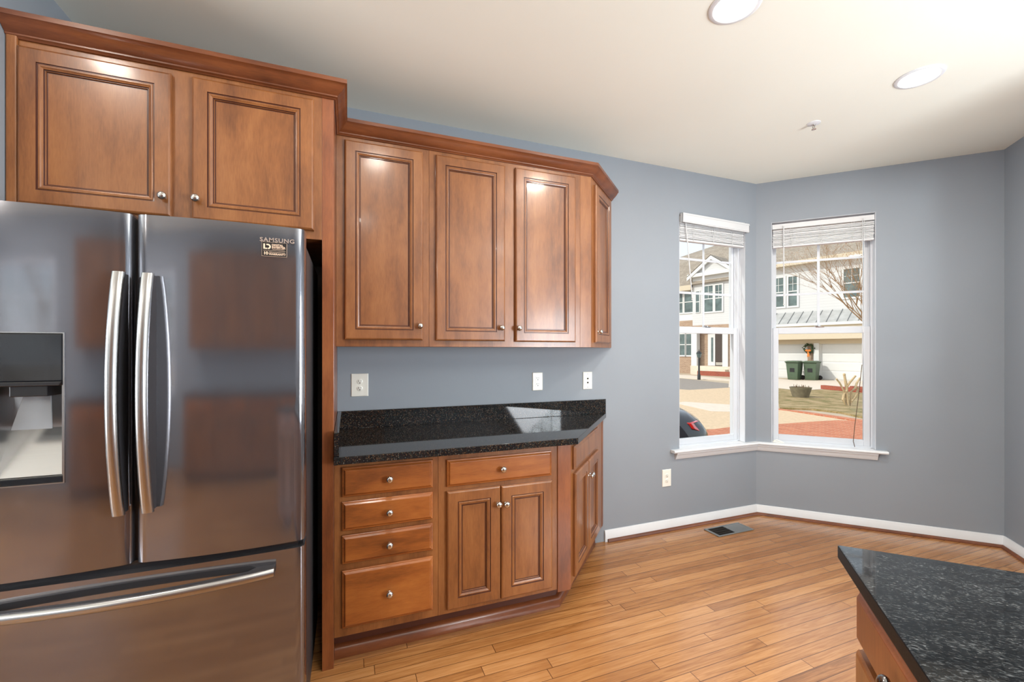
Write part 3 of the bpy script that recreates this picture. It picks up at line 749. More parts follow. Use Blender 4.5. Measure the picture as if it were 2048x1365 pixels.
fm.box(hx0 - .003, hx0, -.012, -.002, HZ0 - .003, HZ1 + .003).box(hx1, hx1 + .003, -.012, -.002, HZ0 - .003, HZ1 + .003).box(hx0, hx1, -.012, -.002, HZ1, HZ1 + .003).box(hx0, hx1, -.012, -.002, HZ0 - .003, HZ0)
fm.build('dispenser_bezel', 'steelh', dl)
# lettering and sticker
dx = SEAM + .006
def drx(x): return x - dx
text('brand_lettering', 'SAMSUNG', .0185, dr, (drx(-.266), -.0075, 1.7085), 'silver', sx=1.10, bold=.0004, sp=1.12)
MB().box(drx(-.2595), drx(-.1885), -.0082, -.0055, 1.662, 1.707).build('warranty_sticker', 'sticker', dr)
MB().box(drx(-.2600), drx(-.1880), -.0080, -.0050, 1.6615, 1.7075).build('sticker_border', 'ink', dr)
ys = -.0084
text('sticker_lettering', 'DIGITAL', .0088, dr, (drx(-.2315), ys, 1.6955), 'ink', bold=.0002)
text('sticker_lettering', 'INVERTER', .0088, dr, (drx(-.2315), ys, 1.6880), 'ink', bold=.0002)
text('sticker_lettering', 'TECHNOLOGY', .0040, dr, (drx(-.2310), ys, 1.6835), 'ink', sx=1.35)
text('sticker_lettering', '10', .0135, dr, (drx(-.2555), ys, 1.6665), 'ink', bold=.0004)
text('sticker_lettering', 'YEAR', .0042, dr, (drx(-.2400), ys, 1.6735), 'ink')
text('sticker_lettering', 'WARRANTY', .0078, dr, (drx(-.2400), ys, 1.6660), 'ink', sx=1.12, bold=.0002)
lg = MB(); lg.box(drx(-.2555), drx(-.2510), ys - .0003, ys, 1.6845, 1.7015); lg.box(drx(-.2509), drx(-.2440), ys - .0003, ys, 1.6845, 1.6880)
ring = []
for i in range(13):
    a = -pi / 2 + pi * i / 12; ring.append((drx(-.2420) + .0078 * cos(a), 1.6925 + .0085 * sin(a)))
inn = [(drx(-.2420) + (x - drx(-.2420)) * .45, 1.6925 + (z - 1.6925) * .45) for x, z in ring]
vs = [(x, ys - .0003, z) for x, z in ring + inn]; lg.add(vs, [(i, i + 1, 14 + i, 13 + i) for i in range(12)])
lg.box(drx(-.2470), drx(-.2420), ys - .0003, ys, 1.6970, 1.7010)
lg.box(drx(-.2560), drx(-.1925), ys - .0003, ys, 1.6795, 1.6801); lg.box(drx(-.2290), drx(-.1930), ys - .0003, ys, 1.6738, 1.6748)
lg.build('sticker_emblem', 'ink', dr)

# ------------------------------------------------------------------ outlets
def outlet(label, x, z, w_, h_, style, rnd=True, y=YA):
    t = thing('wall_outlet' if style != 'jack' else 'jack_plate', label, 'outlet' if style != 'jack' else 'wall plate', (x, y, z))
    MB().rings(-w_ / 2, w_ / 2, -h_ / 2, h_ / 2, [(0, 0.0005), (0, .003), (.0025, .0055), (.005, .006)]).build('plate', 'plate', t, bevel=.0015 if rnd else 0)
    if style == 'jack':
        MB().lathe([(.006, .0), (.006, .0085), (.0035, .0085)], (0, -.0005, .014), '-Y', 12).lathe([(.006, .0), (.006, .0085), (.0035, .0085)], (0, -.0005, -.014), '-Y', 12).build('socket', 'slot', t)
        for zs in (.046, -.046): MB().lathe([(.003, .006), (.003, .0075)], (0, 0, zs), '-Y', 10).build('screw', 'nickel', t)
        return t
    if style == 'decora':
        MB().box(-.0165, .0165, -.0078, -.004, -.034, .034).build('insert', 'plate', t, bevel=.001)
    for s_ in (1, -1):
        zc = s_ * .0195
        if style == 'duplex': 
            MB().lathe([(.0165, .004), (.0165, .0078), (.0155, .0085)], (0, 0, zc), '-Y', 20).build('receptacle', 'plate', t, smooth=40)
            yy = -.0086
        else: yy = -.0079
        k = MB(); k.box(-.0078, -.0052, yy - .0002, yy + .001, zc - .001, zc + .0085).box(.0052, .0074, yy - .0002, yy + .001, zc + .0005, zc + .008)
        k.lathe([(.0028, .001), (.0028, .0012)], (0, yy + .001, zc - .008), '-Y', 10); k.box(-.0028, .0028, yy - .0002, yy + .001, zc - .008, zc - .005)
        k.build('slots', 'slot', t)
    return t
outlet('wide off-white outlet plate over the left end of the countertop', .062, 1.159, .094, .131, 'duplex')
outlet('white rectangular outlet over the middle of the countertop', 1.180, 1.151, .074, .120, 'decora', False)
outlet('white plate with two round jacks at the right end of the countertop wall', 1.562, 1.148, .073, .121, 'jack', False)
outlet('off-white outlet low on the wall below the left window', 2.247, .395, .082, .130, 'duplex')

# floor register
t = thing('floor_register', 'grey metal floor register on the oak floor near the corner', 'floor vent', (2.690, 2.458, 0), radians(0.5))
fr = MB(); a, bq, h_ = .175, .072, .008
fr.box(-a, a, -bq, -bq + .014, 0, h_).box(-a, a, bq - .014, bq, 0, h_).box(-a, -a + .02, -bq + .014, bq - .014, 0, h_).box(a - .014, a, -bq + .014, bq - .014, 0, h_)
fr.build('frame', 'galv', t, bevel=.003)
MB().box(.0, a - .014, -bq + .014, bq - .014, .001, .006).build('closed_damper', 'galv', t)
MB().box(-a + .02, .0, -bq + .014, bq - .014, .0005, .0015).build('dark_opening', 'black', t)
lv = MB()
for i in range(14):
    x = -a + .022 + i * .0108; lv.box(x, x + .0022, -bq + .014, bq - .014, .0015, .006)
for i in range(3):
    y = -bq + .040 + i * .03; lv.box(-a + .02, 0, y, y + .003, .0015, .0058)
lv.build('grille', 'slot', t)

# ------------------------------------------------------------------ ceiling lights, sprinkler
CANP = [((2.705, 1.305), 'glowing recessed ceiling light nearest the angled window wall'), ((1.455, 1.300), 'glowing recessed ceiling light at the top edge of the photo'),
        ((.19, 1.29), 'recessed ceiling light in front of the wall cabinets'), ((-1.07, 1.29), 'recessed ceiling light in front of the refrigerator'),
        ((.16, -.22), 'recessed ceiling light behind the camera'), ((-1.6, -.9), 'unseen recessed light added as fill by the rear wall window'), ((1.9, -.9), 'unseen recessed light added as fill over the far end of the island'), ((-3.0, -1.5), 'unseen recessed light added to brighten the corner by the rear window')]  # cans by the rear wall and island end are unseen, added as fill
WARM = (1.0, 0.93, 0.84)
CANW = [20, 17, 8, 7, 6, 3, 9, 40]
for (p, lab), wt in zip(CANP, CANW):
    t = thing('ceiling_light', lab, 'ceiling light', (p[0], p[1], CH), group='recessed ceiling lights')
    MB().lathe([(.098, .0), (.098, .003), (.094, .006), (.082, .007), (.078, .004), (.078, -.0)], (0, 0, 0), '-Z', 40).build('trim_ring', 'trim', t, smooth=40)
    MB().lathe([(.078, .0022), (.076, .0050), (.060, .0062), (.040, .0068), (.01, .0070)], (0, 0, 0), '-Z', 40).build('lens', 'emit', t, smooth=60)
    lo = add_light('can_glow', 'AREA', (0, 0, -.012), wt, WARM, shape='DISK', size=.15)
    lo.parent = t
t = thing('fire_sprinkler', 'small chrome sprinkler head with white escutcheon on the ceiling', 'sprinkler', (2.655, 1.800, CH))
MB().lathe([(.036, 0), (.035, .003), (.022, .007), (.014, .008)], (0, 0, 0), '-Z', 28).build('escutcheon', 'trim', t, smooth=40)
sp = MB(); sp.lathe([(.009, .006), (.009, .014), (.006, .016)], (0, 0, 0), '-Z', 14); sp.tube([(-.007, 0, -.014), (-.010, 0, -.024), (-.004, 0, -.036)], .0018, 6); sp.tube([(.007, 0, -.014), (.010, 0, -.024), (.004, 0, -.036)], .0018, 6); sp.tube([(0, 0, -.014), (0, 0, -.036)], .0022, 6)
sp.build('frame_arms', 'nickel', t); MB().lathe([(.013, .036), (.013, .038), (.004, .040)], (0, 0, 0), '-Z', 16).build('deflector', 'nickel', t)

# ------------------------------------------------------------------ island (turned 45 degrees)
# local x runs from the far tip back toward the near end, local -y faces the kitchen side
TIP = (1.040, .652)
isl = radians(45)
t = tag(MB().prism([(0, 0), (-1.75, 0), (-1.75, -1.0), (0, -1.0)], -.030, 0).build('island_countertop', ['granite2', 'edge'], None, (TIP[0], TIP[1], .914), isl, bevel=.003), 'speckled black granite island top with a pointed corner toward the window wall', 'countertop')
for p_ in t.data.polygons: p_.material_index = 0 if abs(p_.normal.z) > .5 else 1
t = thing('island_cabinet', 'brown maple island cabinet under the speckled granite top', 'cabinet', (TIP[0], TIP[1], 0), isl + pi)
# after the half turn local x runs along the edge toward the camera end, y to the outside of the room side is negative... body lies at +y
MB().box(.145, 1.70, .019, .94, .10, .8835).build('body', 'panel', t, bevel=.001)
MB().box(.20, 1.68, .09, .90, 0, .10).build('toe_kick', 'toe', t)
for x0 in (.126, .514, .902, 1.290):
    x1 = x0 + .375
    d = MB().rings(0, x1 - x0, 0, .105, DRAW); o = d.build('drawer', 'panel', t, (x0, .019, .775)); knob(o, .232, .064, 'darknickel', -.02)
    dd = MB().rings(0, x1 - x0, 0, .625, DOOR, DM).build('door', ['cab', 'glaze'], t, (x0, .019, .132)); knob(dd, .33, .57, 'darknickel')

# ------------------------------------------------------------------ kitchen side behind the camera (seen as reflections in the refrigerator)
u = thing('wall_cabinet', 'four-door maple wall cabinet on the rear wall, seen only reflected in the refrigerator', 'cabinet', (.55, -2.595, 0), pi)
MB().box(0, 2.55, -.0, .31, 1.38, 2.43).build('body', 'cab', u).location.y = 0
for c in u.children: c.location = (0, -.31 + .31, 0)
for i in range(4):
    door(u, .05 + i * .63, .05 + i * .63 + .56, 1.41, 2.40, .05 + i * .63 + (.52 if i % 2 == 0 else .04), 1.48)
u.location = (.55, -2.28, 0)
u = thing('base_cabinet', 'maple base cabinet on the rear wall, seen only reflected in the refrigerator', 'cabinet', (.55, -1.99, 0), pi)
MB().box(0, 2.55, 0, .60, .10, .880).build('body', 'cab', u); MB().box(0, 2.55, .07, .60, 0, .10).build('toe_kick', 'toe', u)
for i in range(4):
    drawer(u, .05 + i * .63, .61 + i * .63, .73, .86); door(u, .05 + i * .63, .61 + i * .63, .14, .70, .57 + i * .63, .62)
tag(MB().box(0, 2.57, -.63, 0, 0, .033).build('countertop', 'granite', None, (-2.01, -1.966, .881), 0, bevel=.002), 'black granite countertop along the rear wall, seen only in reflections', 'countertop')

# ------------------------------------------------------------------ outdoors
GZ = -.30
FP = (25.306, 16.801, GZ); FA = radians(-75)      # houses frame: local x along the facades, local -y toward us
fe = Vector((cos(FA), sin(FA))); fn = Vector((-.966, -.259))
def G(s, t): return (FP[0] + fe.x * s + fn.x * t, FP[1] + fe.y * s + fn.y * t)
g = MB(); g.box(-60, 90, -60, 100, -.1, 0)
struct(g.build('ground', 'ground', None, (0, 0, GZ)))
def patch(name, pts, z0, z1, mat, kind='structure', label=None):
    mb = MB(); mb.prism(pts, z0, z1)
    o = mb.build(name, mat, None, FP, FA); o['kind'] = kind
    if label: o['label'] = label
    return o
P_ = lambda l: [(s, -t) for s, t in l]
patch('road', P_([(-14, 4.6), (-5.53, 5.34), (-1.54, 7.27), (-.1, 9.4), (-.63, 13.2), (-14, 14.5)]), 0, .012, 'asphalt', label='grey asphalt strip in front of the brick house')
patch('driveway', P_([(-3.2, .0), (1.0, 3.2), (2.1, 8.0), (1.2, 10.5), (-.4, 9.4), (-2.6, 5.1)]), 0, .014, 'concrete2', label='pale concrete driveway before the garage doors')
patch('driveway', P_([(.9, .1), (5.4, .1), (3.5, 4.9), (2.6, 6.4), (2.3, 8.3), (1.0, 9.5), (-1.5, 4)]), 0, .016, 'concrete2', label='pale concrete driveway beside the grass')
patch('driveway', P_([(-10, 12.6), (-.6, 12.2), (-.2, 9.6), (1.1, 10.4), (4.2, 15.7), (6.5, 16.6), (6.1, 18), (5.2, 19.6), (0, 27), (-10, 27)]), 0, .018, 'concrete', label='tan aggregate driveway')
patch('sidewalk', P_([(-14, 1.7), (-7, 2.2), (-2.66, 4.2), (-2.3, 5.4), (-5.6, 5.2), (-14, 4.5)]), 0, .03, 'concrete2', label='concrete sidewalk at the steps of the brick house')
patch('walkway', P_([(1.7, 16.2), (3.4, 15.6), (3.9, 17.1), (3.4, 17.6), (1.7, 16.75)]), .018, .022, 'concrete2', label='pale concrete slab strip in the driveway')
patch('brick_paving', P_([(5.05, 18.9), (5.40, 18.3), (5.66, 17.42), (5.96, 16.62), (6.6, 16.2), (12, 17), (12, 27), (4.2, 27), (4.7, 21.2), (4.9, 19.9)]), .0, .024, 'paver', label='red brick paving nearest the windows')
patch('brick_paving', P_([(4.1, 15.55), (4.85, 15.62), (5.8, 15.9), (7, 16.4), (7, 16.7), (5.75, 16.2), (4.85, 15.85), (4.1, 15.8)]), .0, .028, 'paver', label='thin brick border curving along the grass')
gl_ = patch('lawn', P_([(1.3, 8.6), (2.37, 9.2), (2.7, 8.04), (3.0, 5.2), (3.6, 4.72), (9, 5), (9, 16), (6.16, 15.7), (5.55, 15.15), (4.85, 15.05), (4.24, 15.5), (2.5, 11.5)]), 0, .05, 'grass', 'stuff', label='patchy winter grass around the pruned shrub')
gl_['category'] = 'grass'
# house with garages
h = thing('house', 'white two-storey house with a wreath between two garage doors, seen through the right window', 'house', FP, FA, group='houses across the street')
hw = MB()
hw.box(-4.19, 6, 0.0, 8, 3.9, 6.85); hw.build('upper_wall', 'siding', h)
hw = MB(); hw.box(-4.2, 6, .05, 8, 2.05, 3.4)
hw.box(-.55, .05, .05, .6, 0, 2.06).box(-4.2, -3.6, .05, .6, 0, 2.06).box(5.2, 6, .05, .6, 0, 2.06); hw.build('lower_wall', 'owhite', h)
MB().box(-.62, -.35, -.02, .1, .0, 2.05).build('brick_pier', 'brickw', h)
MB().box(-.28, -.02, -.12, .08, 0, 2.10).build('trim_post', 'owhite', h)
MB().box(-4.2, 6, -.10, .05, 2.06, 2.32).build('garage_header', 'cream', h)
for a, b_ in ((-3.6, -.56), (.02, 5.2)):
    d = MB(); d.box(a, b_, .12, .2, 0, 2.06)
    for i in range(4): d.rings(a + .03, b_ - .03, .04 + i * .5, .50 + i * .5, [(0, 0), (0, .012), (.04, .02)], yb=.12)
    d.build('garage_door', 'owhite', h)
rf = MB(); rf.add([(-4.19, -.95, 3.24), (6.1, -.95, 3.24), (6.1, .0, 3.96), (-4.19, .0, 3.96), (-4.19, -.95, 3.14), (6.1, -.95, 3.14), (6.1, .0, 3.80), (-4.19, .0, 3.80)], [(0, 1, 2, 3), (7, 6, 5, 4), (0, 4, 5, 1), (1, 5, 6, 2), (3, 2, 6, 7), (0, 3, 7, 4)])
o = rf.build('metal_roof', 'seam', h)
rb = MB()
for i in range(22):
    x = -4.2 + i * .48; rb.tube([(x, -.95, 3.26), (x, 0, 3.98)], .018, 4)
rb.build('seam', 'seamd', o)
MB().box(-4.19, 6.1, -1.0, -.88, 3.08, 3.22).build('gutter', 'owhite', h); MB().box(-4.2, 6, -.88, .06, 2.32, 3.10).build('porch_beam', 'cream', h)
MB().box(-4.19, 6.1, -.45, .05, 6.72, 6.86).box(-4.19, 6.1, -.48, -.38, 6.72, 6.98).build('eave', 'cream', h)
rr = MB(); rr.add([(-4.19, -.45, 6.98), (6.2, -.45, 6.98), (6.2, 4, 10.0), (-4.19, 4, 10.0), (-4.19, 8.4, 6.98), (6.2, 8.4, 6.98)], [(0, 1, 2, 3), (3, 2, 5, 4), (0, 3, 4), (1, 5, 2), (0, 4, 5, 1)]); rr.build('roof', 'shingle', h)
def owin(parent, x0, x1, z0, z1, y=0.0, trim=.10, mull=True, two=True):
    f = MB(); f.box(x0 - trim, x0, y - .06, y + .02, z0 - trim, z1 + trim).box(x1, x1 + trim, y - .06, y + .02, z0 - trim, z1 + trim).box(x0, x1, y - .06, y + .02, z1, z1 + trim).box(x0, x1, y - .06, y + .02, z0 - trim, z0)
    zm = (z0 + z1) / 2; f.box(x0, x1, y - .045, y + .01, zm - .03, zm + .03)
    if mull:
        xm = (x0 + x1) / 2; f.box(xm - .012, xm + .012, y - .035, y, zm, z1); f.box(x0, x1, y - .035, y, zm + (z1 - zm) * .5 - .012, zm + (z1 - zm) * .5 + .012)
    o = f.build('window', 'owhite', parent); MB().box(x0, x1, y - .02, y - .005, z0, z1).build('pane', 'opane', o)
    return o
owin(h, -2.50, -1.86, 4.36, 6.12); owin(h, -1.62, -1.16, 4.36, 6.12); owin(h, 1.14, 1.85, 4.6, 6.15)
# left house
h = thing('house', 'brick and white house with a gabled entrance, seen through the left window', 'house', FP, FA, group='houses across the street')
hw = MB(); hw.box(-16, -7.9, .3, 9, 0, 3.9); hw.box(-7.9, -5.0, .45, 9, 0, 3.3); hw.build('brick_wall', 'brickw', h)
MB().box(-16, -7.9, .3, 8.9, 3.9, 6.1).build('upper_wall', 'owhite', h)
b2 = MB(); b2.box(-7.9, -4.21, .0, 8.9, 3.45, 7.05); b2.build('gable_wall', 'siding', h)
MB().box(-7.95, -4.22, -.05, .3, 3.20, 3.47).build('porch_header', 'brickw', h)
for a, b_ in ((-7.95, -7.52), (-5.66, -5.28)): MB().box(a, b_, -.1, .3, .1, 3.22).build('porch_column', 'owhite', h)
MB().box(-5.28, -4.22, .0, 8, 0, 3.3).build('side_wall', 'brickw', h)
MB().box(-6.95, -6.42, .36, .46, .62, 2.85).build('sidelight', 'owhite', h); MB().box(-6.70, -6.56, .34, .37, .9, 2.6).build('sidelight_pane', 'opane', h)
fd = MB(); fd.box(-6.40, -5.68, .36, .46, .62, 2.85); fd = fd.build('front_door', 'brownd', h); MB().box(-6.36, -5.72, .345, .37, .66, .86).build('kick_plate', 'chrome', fd)
MB().box(-7.95, -5.0, -.2, .45, 0, .60).box(-7.5, -5.2, -.6, -.2, 0, .40).box(-7.4, -5.2, -1.0, -.6, 0, .2).build('steps', 'concrete2', h)
owin(h, -7.03, -6.36, 4.40, 6.20); owin(h, -6.18, -5.72, 4.40, 6.18); owin(h, -7.62, -7.36, 4.42, 5.9, trim=.05, mull=False)
owin(h, -9.4, -8.86, 4.50, 6.02, y=.3, mull=False); owin(h, -8.70, -8.02, 4.50, 6.02, y=.3, mull=False)
owin(h, -9.1, -8.66, 1.34, 2.9, y=.3, mull=False); owin(h, -8.58, -8.12, 1.34, 2.9, y=.3, mull=False)
MB().box(-16, -7.9, -.2, .35, 6.05, 6.25).box(-16, -7.9, -.25, -.15, 6.05, 6.42).build('eave', 'cream', h)
ga = MB(); gx0, gx1, gz0, gz1 = -8.15, -4.55, 6.95, 8.25
xm = (gx0 + gx1) / 2
for (a, za), (b_, zb) in (((gx0, gz0), (xm, gz1)), ((xm, gz1), (gx1, gz0))):
    ga.prism_y([(a, za), (b_, zb), (b_, zb - .26), (a, za - .26)], -.35, -.2)
ga.box(gx0, gx1, -.3, .05, 6.92, 7.16); ga.build('gable_trim', 'owhite', h)
MB().prism_y([(gx0 + .2, gz0), (gx1 - .2, gz0), (xm, gz1 - .2)], -.1, .02).build('gable_face', 'siding', h)
gr = MB(); gr.add([(gx0, -.38, gz0 + .04), (xm, -.38, gz1 + .04), (xm, 4, gz1 + .04), (gx0, 4, gz0 + .04), (gx1, -.38, gz0 + .04), (gx1, 4, gz0 + .04)], [(0, 1, 2, 3), (1, 4, 5, 2)])
gr.build('gable_roof', 'shingle', h)
rr = MB(); rr.add([(-16.2, -.25, 6.42), (-4.2, -.25, 6.42), (-4.2, 4, 10.5), (-16.2, 4, 9.0), (-16.2, 8.4, 6.4), (-4.2, 8.4, 6.4)], [(0, 1, 2, 3), (3, 2, 5, 4), (0, 3, 4), (1, 5, 2), (0, 4, 5, 1)]); rr.build('roof', 'shingle', h)

# wreath
p = G(-.50, .12)
wr = thing('wreath', 'round green holiday wreath with an orange ribbon between the garage doors', 'wreath', (p[0], p[1], GZ + 1.80), FA)
rnd = random.Random(3); mb = MB()
for i in range(90):
    a = rnd.uniform(0, 2 * pi); r = rnd.gauss(.215, .035); mb.ico((r * cos(a), rnd.uniform(-.12, -.02), r * sin(a)), rnd.uniform(.03, .05), 5)
mb.build('greenery', 'greenery', wr)
mb = MB(); mb.ico((-.07, -.15, -.12), .07, 7, sq=(1.3, .6, 1)).ico((.07, -.15, -.12), .07, 7, sq=(1.3, .6, 1)); mb.prism_y([(-.04, -.15), (.04, -.15), (.07, -.5), (.0, -.46), (-.06, -.52)], -.14, -.12); mb.build('ribbon', 'orange', wr)
# wheeled bins
def make_bin():
    b_ = bpy.data.objects.new('wheeled_bin', None); COL.objects.link(b_)
    f = MB(); z = [(0.0, .25, .26), (.12, .26, .28), (1.0, .32, .36)]; vs = []
    for zz, a, c in z: vs += [(-a, -c, zz), (a, -c, zz), (a, c, zz), (-a, c, zz)]
    fs = [(3, 2, 1, 0), (8, 9, 10, 11)] + [(i * 4 + j, i * 4 + (j + 1) % 4, i * 4 + 4 + (j + 1) % 4, i * 4 + 4 + j) for i in range(2) for j in range(4)]
    f.add(vs, fs); f.box(-.34, .34, -.38, .38, .95, 1.0); f.build('bin_body', 'binmat', b_, bevel=.02)
    l = MB(); l.prism_y([(-.36, 1.0), (.36, 1.0), (.36, 1.04), (.2, 1.09), (-.2, 1.09), (-.36, 1.04)], -.44, .38); l.build('lid', 'binmat', b_, bevel=.01)
    MB().box(-.22, .22, .40, .46, .92, .98).build('grip', 'rubber', b_)
    for s_ in (-1, 1): MB().lathe([(.02, -.03), (.13, -.03), (.13, .03), (.02, .03)], (s_ * .29, 0, 0), 'Y', 16).build('wheel', 'rubber', b_, (0, .34, .13), rot=(0, 0, pi / 2) if False else None)
    MB().box(-.12, .12, -.33, -.30, .45, .75).build('bin_recess', 'black', b_)
    return b_
b1 = make_bin(); p = G(-.93, 1.0); b1.location = (p[0], p[1], GZ + .0)
b1.rotation_euler = (0, 0, FA); tag(b1, 'dark green wheeled bin, the left one in front of the garage', 'bin', 'wheeled bins by the garage')
b2 = b1.copy(); COL.objects.link(b2)
for c in b1.children:
    k = c.copy(); COL.objects.link(k); k.parent = b2
p = G(-.19, .62); b2.location = (p[0], p[1], GZ); b2['label'] = 'dark green wheeled bin, the right one below the wreath'; b2.rotation_euler = (0, 0, FA + .05)
# planter
k = thing('planter', 'round weathered planter pot standing on the winter grass', 'planter', (*G(3.42, 11.9), GZ + .0505))
MB().lathe([(.235, 0), (.28, .15), (.325, .31), (.335, .345), (.30, .345), (.29, .30)], (0, 0, 0), 'Z', 28).build('pot', 'barrel', k, smooth=40)
mb = MB(); mb.lathe([(.285, .27), (.285, .31)], (0, 0, 0), 'Z', 20)
for i in range(30): a = rnd.uniform(0, 6.28); r = rnd.uniform(0, .26); mb.tube([(r * cos(a), r * sin(a), .30), (r * cos(a) * 1.1, r * sin(a) * 1.1, .31 + rnd.uniform(.04, .13))], .008, 4)
mb.build('soil', 'soil', k)
# brick edging beds
tag(MB().box(0, 1.6, -.1, .1, 0, .16).box(1.2, 4.2, .0, .2, 0, .22).build('brick_edging', 'edgeb', None, (*G(2.62, 7.5), GZ + .0505), FA - .45), 'low red brick edging behind the pruned shrub on the grass', 'edging')
tag(MB().box(0, 2.8, 0, .25, 0, .30).build('brick_edging', 'edgeb', None, (*G(-6.7, 1.4), GZ), FA - .0), 'low red brick bed edge at the foot of the entrance steps', 'edging')
tag(MB().box(0, 3.0, 0, .25, 0, .25).build('brick_edging', 'edgeb', None, (*G(-11.1, 1.6), GZ), FA - .0), 'low red brick bed edge below the ground floor window of the brick house', 'edging')
# lamp post
lp = thing('lamp_post', 'thin black lamp post on the sidewalk before the brick house', 'lamp post', (18.815, 19.27, GZ))
MB().lathe([(.09, 0), (.09, .25), (.055, .35), (.045, 1.25)], (0, 0, 0), 'Z', 10).build('post', 'lampblack', lp, smooth=40)
MB().lathe([(.05, 1.25), (.10, 1.30), (.15, 1.50), (.14, 1.52)], (0, 0, 0), 'Z', 8).build('lantern', 'opane', lp)
MB().lathe([(.17, 1.52), (.10, 1.60), (.02, 1.66), (.012, 1.74)], (0, 0, 0), 'Z', 8).build('cap', 'lampblack', lp)
# pruned shrub
sh = thing('pruned_shrub', 'pale stubby pruned tree trunks on the winter grass', 'shrub', (13.777, 8.286, GZ + .0505))
vr = Vector((sin(radians(69.17)), -cos(radians(69.17)), 0))
def px(u, v, dy=0): q_ = vr * ((u - 1700) * .01468); return (q_.x + dy * .36, q_.y + dy * .93, (815 - v) * .01468)
mb = MB()
for pts, r0, r1 in (([(1696, 815), (1693.5, 795), (1693, 777), (1691, 765), (1689, 753)], .048, .03), ([(1693, 779), (1698, 768), (1701, 762), (1704, 756)], .03, .024), ([(1693, 815), (1686, 803), (1688, 794), (1692, 786)], .04, .036),
                    ([(1690, 790), (1684, 780), (1678, 770), (1671, 762)], .024, .022), ([(1702, 815), (1703, 800), (1703, 788), (1712, 781), (1717, 769), (1723, 761)], .038, .024), ([(1702, 807), (1710, 799), (1716, 790), (1719, 780)], .042, .028)):
    d0 = rnd.uniform(-.15, .15); P3 = [px(u_, v_, d0 * (i / (len(pts) - 1))) for i, (u_, v_) in enumerate(pts)]
    mb.tube(P3, [r0 + (r1 - r0) * i / (len(pts) - 1) for i in range(len(pts))], 8); mb.ico(P3[-1], r1 * 1.35, 7)
mb.build('trunks', 'bark', sh, smooth=60)
# crape myrtle with seed heads, and a bare tree outside the rear window
def tree(name, label, loc, h0, spread, seed_, n0, seeds=True, lean=(0, 0), levels=3, up=.75, stem=.42):
    rn = random.Random(seed_); t_ = thing(name, label, 'tree', loc)
    tr_ = MB(); sd = MB(); tips = []
    def grow(p, d, ln, r, lv):
        pts = [p]; q_ = p.copy(); dd = d.copy()
        for i in range(4):
            dd = (dd + Vector((rn.uniform(-1, 1), rn.uniform(-1, 1), rn.uniform(-.2, .6))) * .12).normalized(); q_ = q_ + dd * ln / 4; pts.append(q_.copy())
        tr_.tube(pts, [r * (1 - .14 * i) for i in range(5)], 5 if lv > 1 else 4, caps=False)
        if lv == 0: tips.append(q_); return
        for i in range(rn.choice((3, 4))):
            k_ = rn.choice((2, 3, 4)); nd = (dd + Vector((rn.uniform(-1, 1), rn.uniform(-1, 1), rn.uniform(-.3, .7))) * .55).normalized(); grow(pts[k_], nd, ln * rn.uniform(.55, .8), r * .5, lv - 1)
    for i in range(n0):
        a = 2 * pi * i / n0 + rn.uniform(-.3, .3); d = Vector((cos(a) * spread + lean[0], sin(a) * spread + lean[1], up)).normalized()
        grow(Vector((cos(a) * .12, sin(a) * .12, 0)), Vector((cos(a) * .12, sin(a) * .12, 2)).normalized(), h0 * stem, .045, 0); base = Vector((cos(a) * .12, sin(a) * .12, 0)) + Vector((cos(a) * .12, sin(a) * .12, 2)).normalized() * h0 * (stem - .03)
        grow(base, d, h0 * .36, .03, levels)
    tr_.build('branches', 'twig', t_, smooth=60)
    if seeds:
        for q_ in tips:
            for i in range(2): sd.ico((q_.x + rn.gauss(0, .05), q_.y + rn.gauss(0, .05), q_.z + rn.gauss(.02, .05)), rn.uniform(.007, .013), 4)
        s2 = sd.build('seed_heads', 'seed', t_); s2['kind'] = 'stuff'
    return t_
tree('crape_myrtle', 'tall leafless shrub tree with tan seed heads at the right of the right window', (16.98, 9.02, GZ + .051), 4.7, .5, 11, 8, lean=(-.10, .12), levels=4, stem=.48)
tree('bare_tree', 'bare tree behind the rear window, seen only reflected in the refrigerator', (-5.6, -9.5, GZ), 6.5, .6, 4, 6, seeds=False)
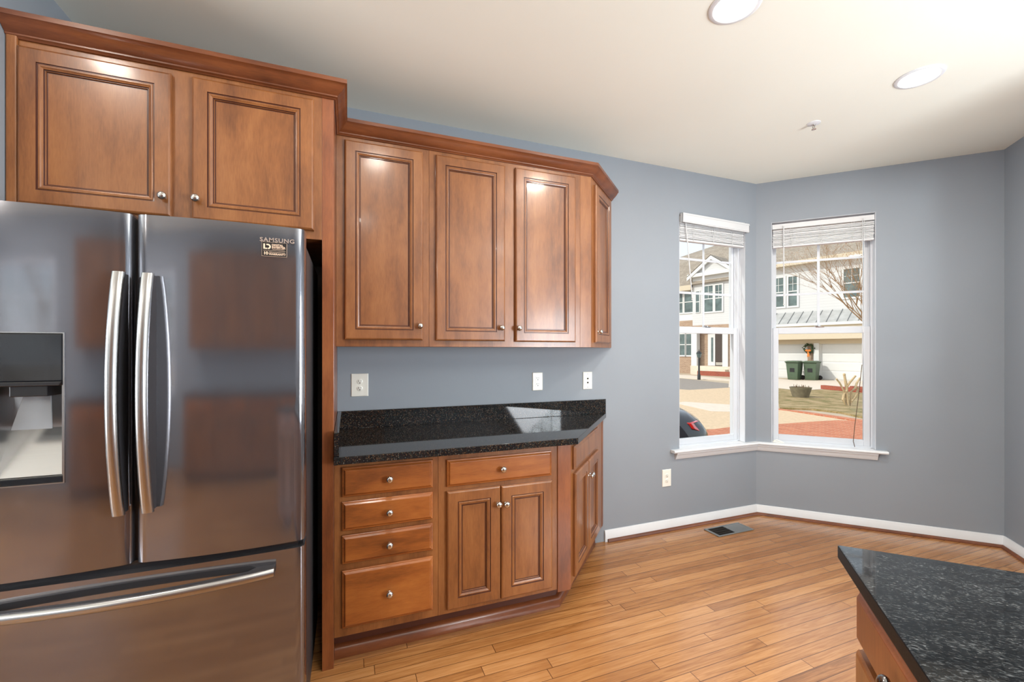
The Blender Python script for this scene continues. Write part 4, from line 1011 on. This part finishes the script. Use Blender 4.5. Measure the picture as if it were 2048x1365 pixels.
# parked car
car = thing('car', 'rear of a dark parked car with a red tail lamp, low in the left window', 'car', (4.29, 4.62, GZ), radians(158))
def loft(stations, mat, name, parent, seg=22):
    mb = MB(); vs = []; fs = []
    for x, hw_, zb, zt, e in stations:
        zc, hh = (zb + zt) / 2, (zt - zb) / 2
        for k_ in range(seg):
            a = 2 * pi * k_ / seg; c_, s_ = cos(a), sin(a)
            vs.append((x, hw_ * math.copysign(abs(c_) ** e, c_), zc + hh * math.copysign(abs(s_) ** e, s_)))
    n2 = len(stations)
    for i in range(n2 - 1):
        for k_ in range(seg): fs.append((i * seg + k_, i * seg + (k_ + 1) % seg, (i + 1) * seg + (k_ + 1) % seg, (i + 1) * seg + k_))
    fs += [tuple(range(seg))[::-1], tuple((n2 - 1) * seg + k_ for k_ in range(seg))]
    mb.add(vs, fs); return mb.build(name, mat, parent, smooth=50)
loft([(.0, .66, .42, .70, .5), (.04, .78, .34, .78, .5), (.12, .84, .28, .88, .5), (.28, .88, .24, .97, .5), (.6, .90, .22, 1.01, .5), (1.2, .91, .22, 1.02, .45), (2.6, .91, .22, 1.0, .45), (3.6, .90, .22, .94, .45), (4.3, .84, .26, .82, .5), (4.6, .68, .34, .68, .5)], 'carp', 'body', car)
loft([(.62, .60, .9, 1.02, .6), (1.1, .62, .9, 1.26, .6), (1.6, .62, .9, 1.40, .6), (2.4, .63, .9, 1.41, .6), (3.0, .62, .9, 1.22, .6), (3.5, .60, .85, .95, .6)], 'carg', 'cabin', car)
loft([(-.03, .70, .30, .52, .5), (.02, .82, .26, .56, .5), (.2, .885, .22, .54, .5), (.5, .905, .2, .5, .5)], 'bumper', 'bumper', car)
for s_ in (-1, 1):
    mb = MB(); vs = []
    for x, y, z in ((.085, .66, .70), (.12, .66, .80), (.17, .80, .835), (.30, .885, .82), (.25, .885, .75), (.12, .80, .70)): vs += [(x - .012, s_ * (y + .006), z), (x + .05, s_ * (y - .06), z)]
    n6 = 6; mb.add(vs, [tuple(range(0, 12, 2)), tuple(range(1, 12, 2))[::-1]] + [(2 * i, 2 * ((i + 1) % 6), 2 * ((i + 1) % 6) + 1, 2 * i + 1) for i in range(6)])
    mb.build('tail_lamp', 'tail', car, bevel=.008)
    for x in (1.0, 3.75): MB().lathe([(.05, -.1), (.30, -.1), (.32, -.07), (.32, .07), (.30, .1), (.20, .1), (.18, .08)], (x, s_ * .80, .32), 'Y' if s_ > 0 else '-Y', 24).build('wheel', ['rubber'], car) if False else MB().lathe([(.05, -.1), (.30, -.1), (.32, -.07), (.32, .07), (.30, .1), (.05, .1)], (x, s_ * .80, .32), 'Y', 24).build('wheel', 'rubber', car, smooth=40)
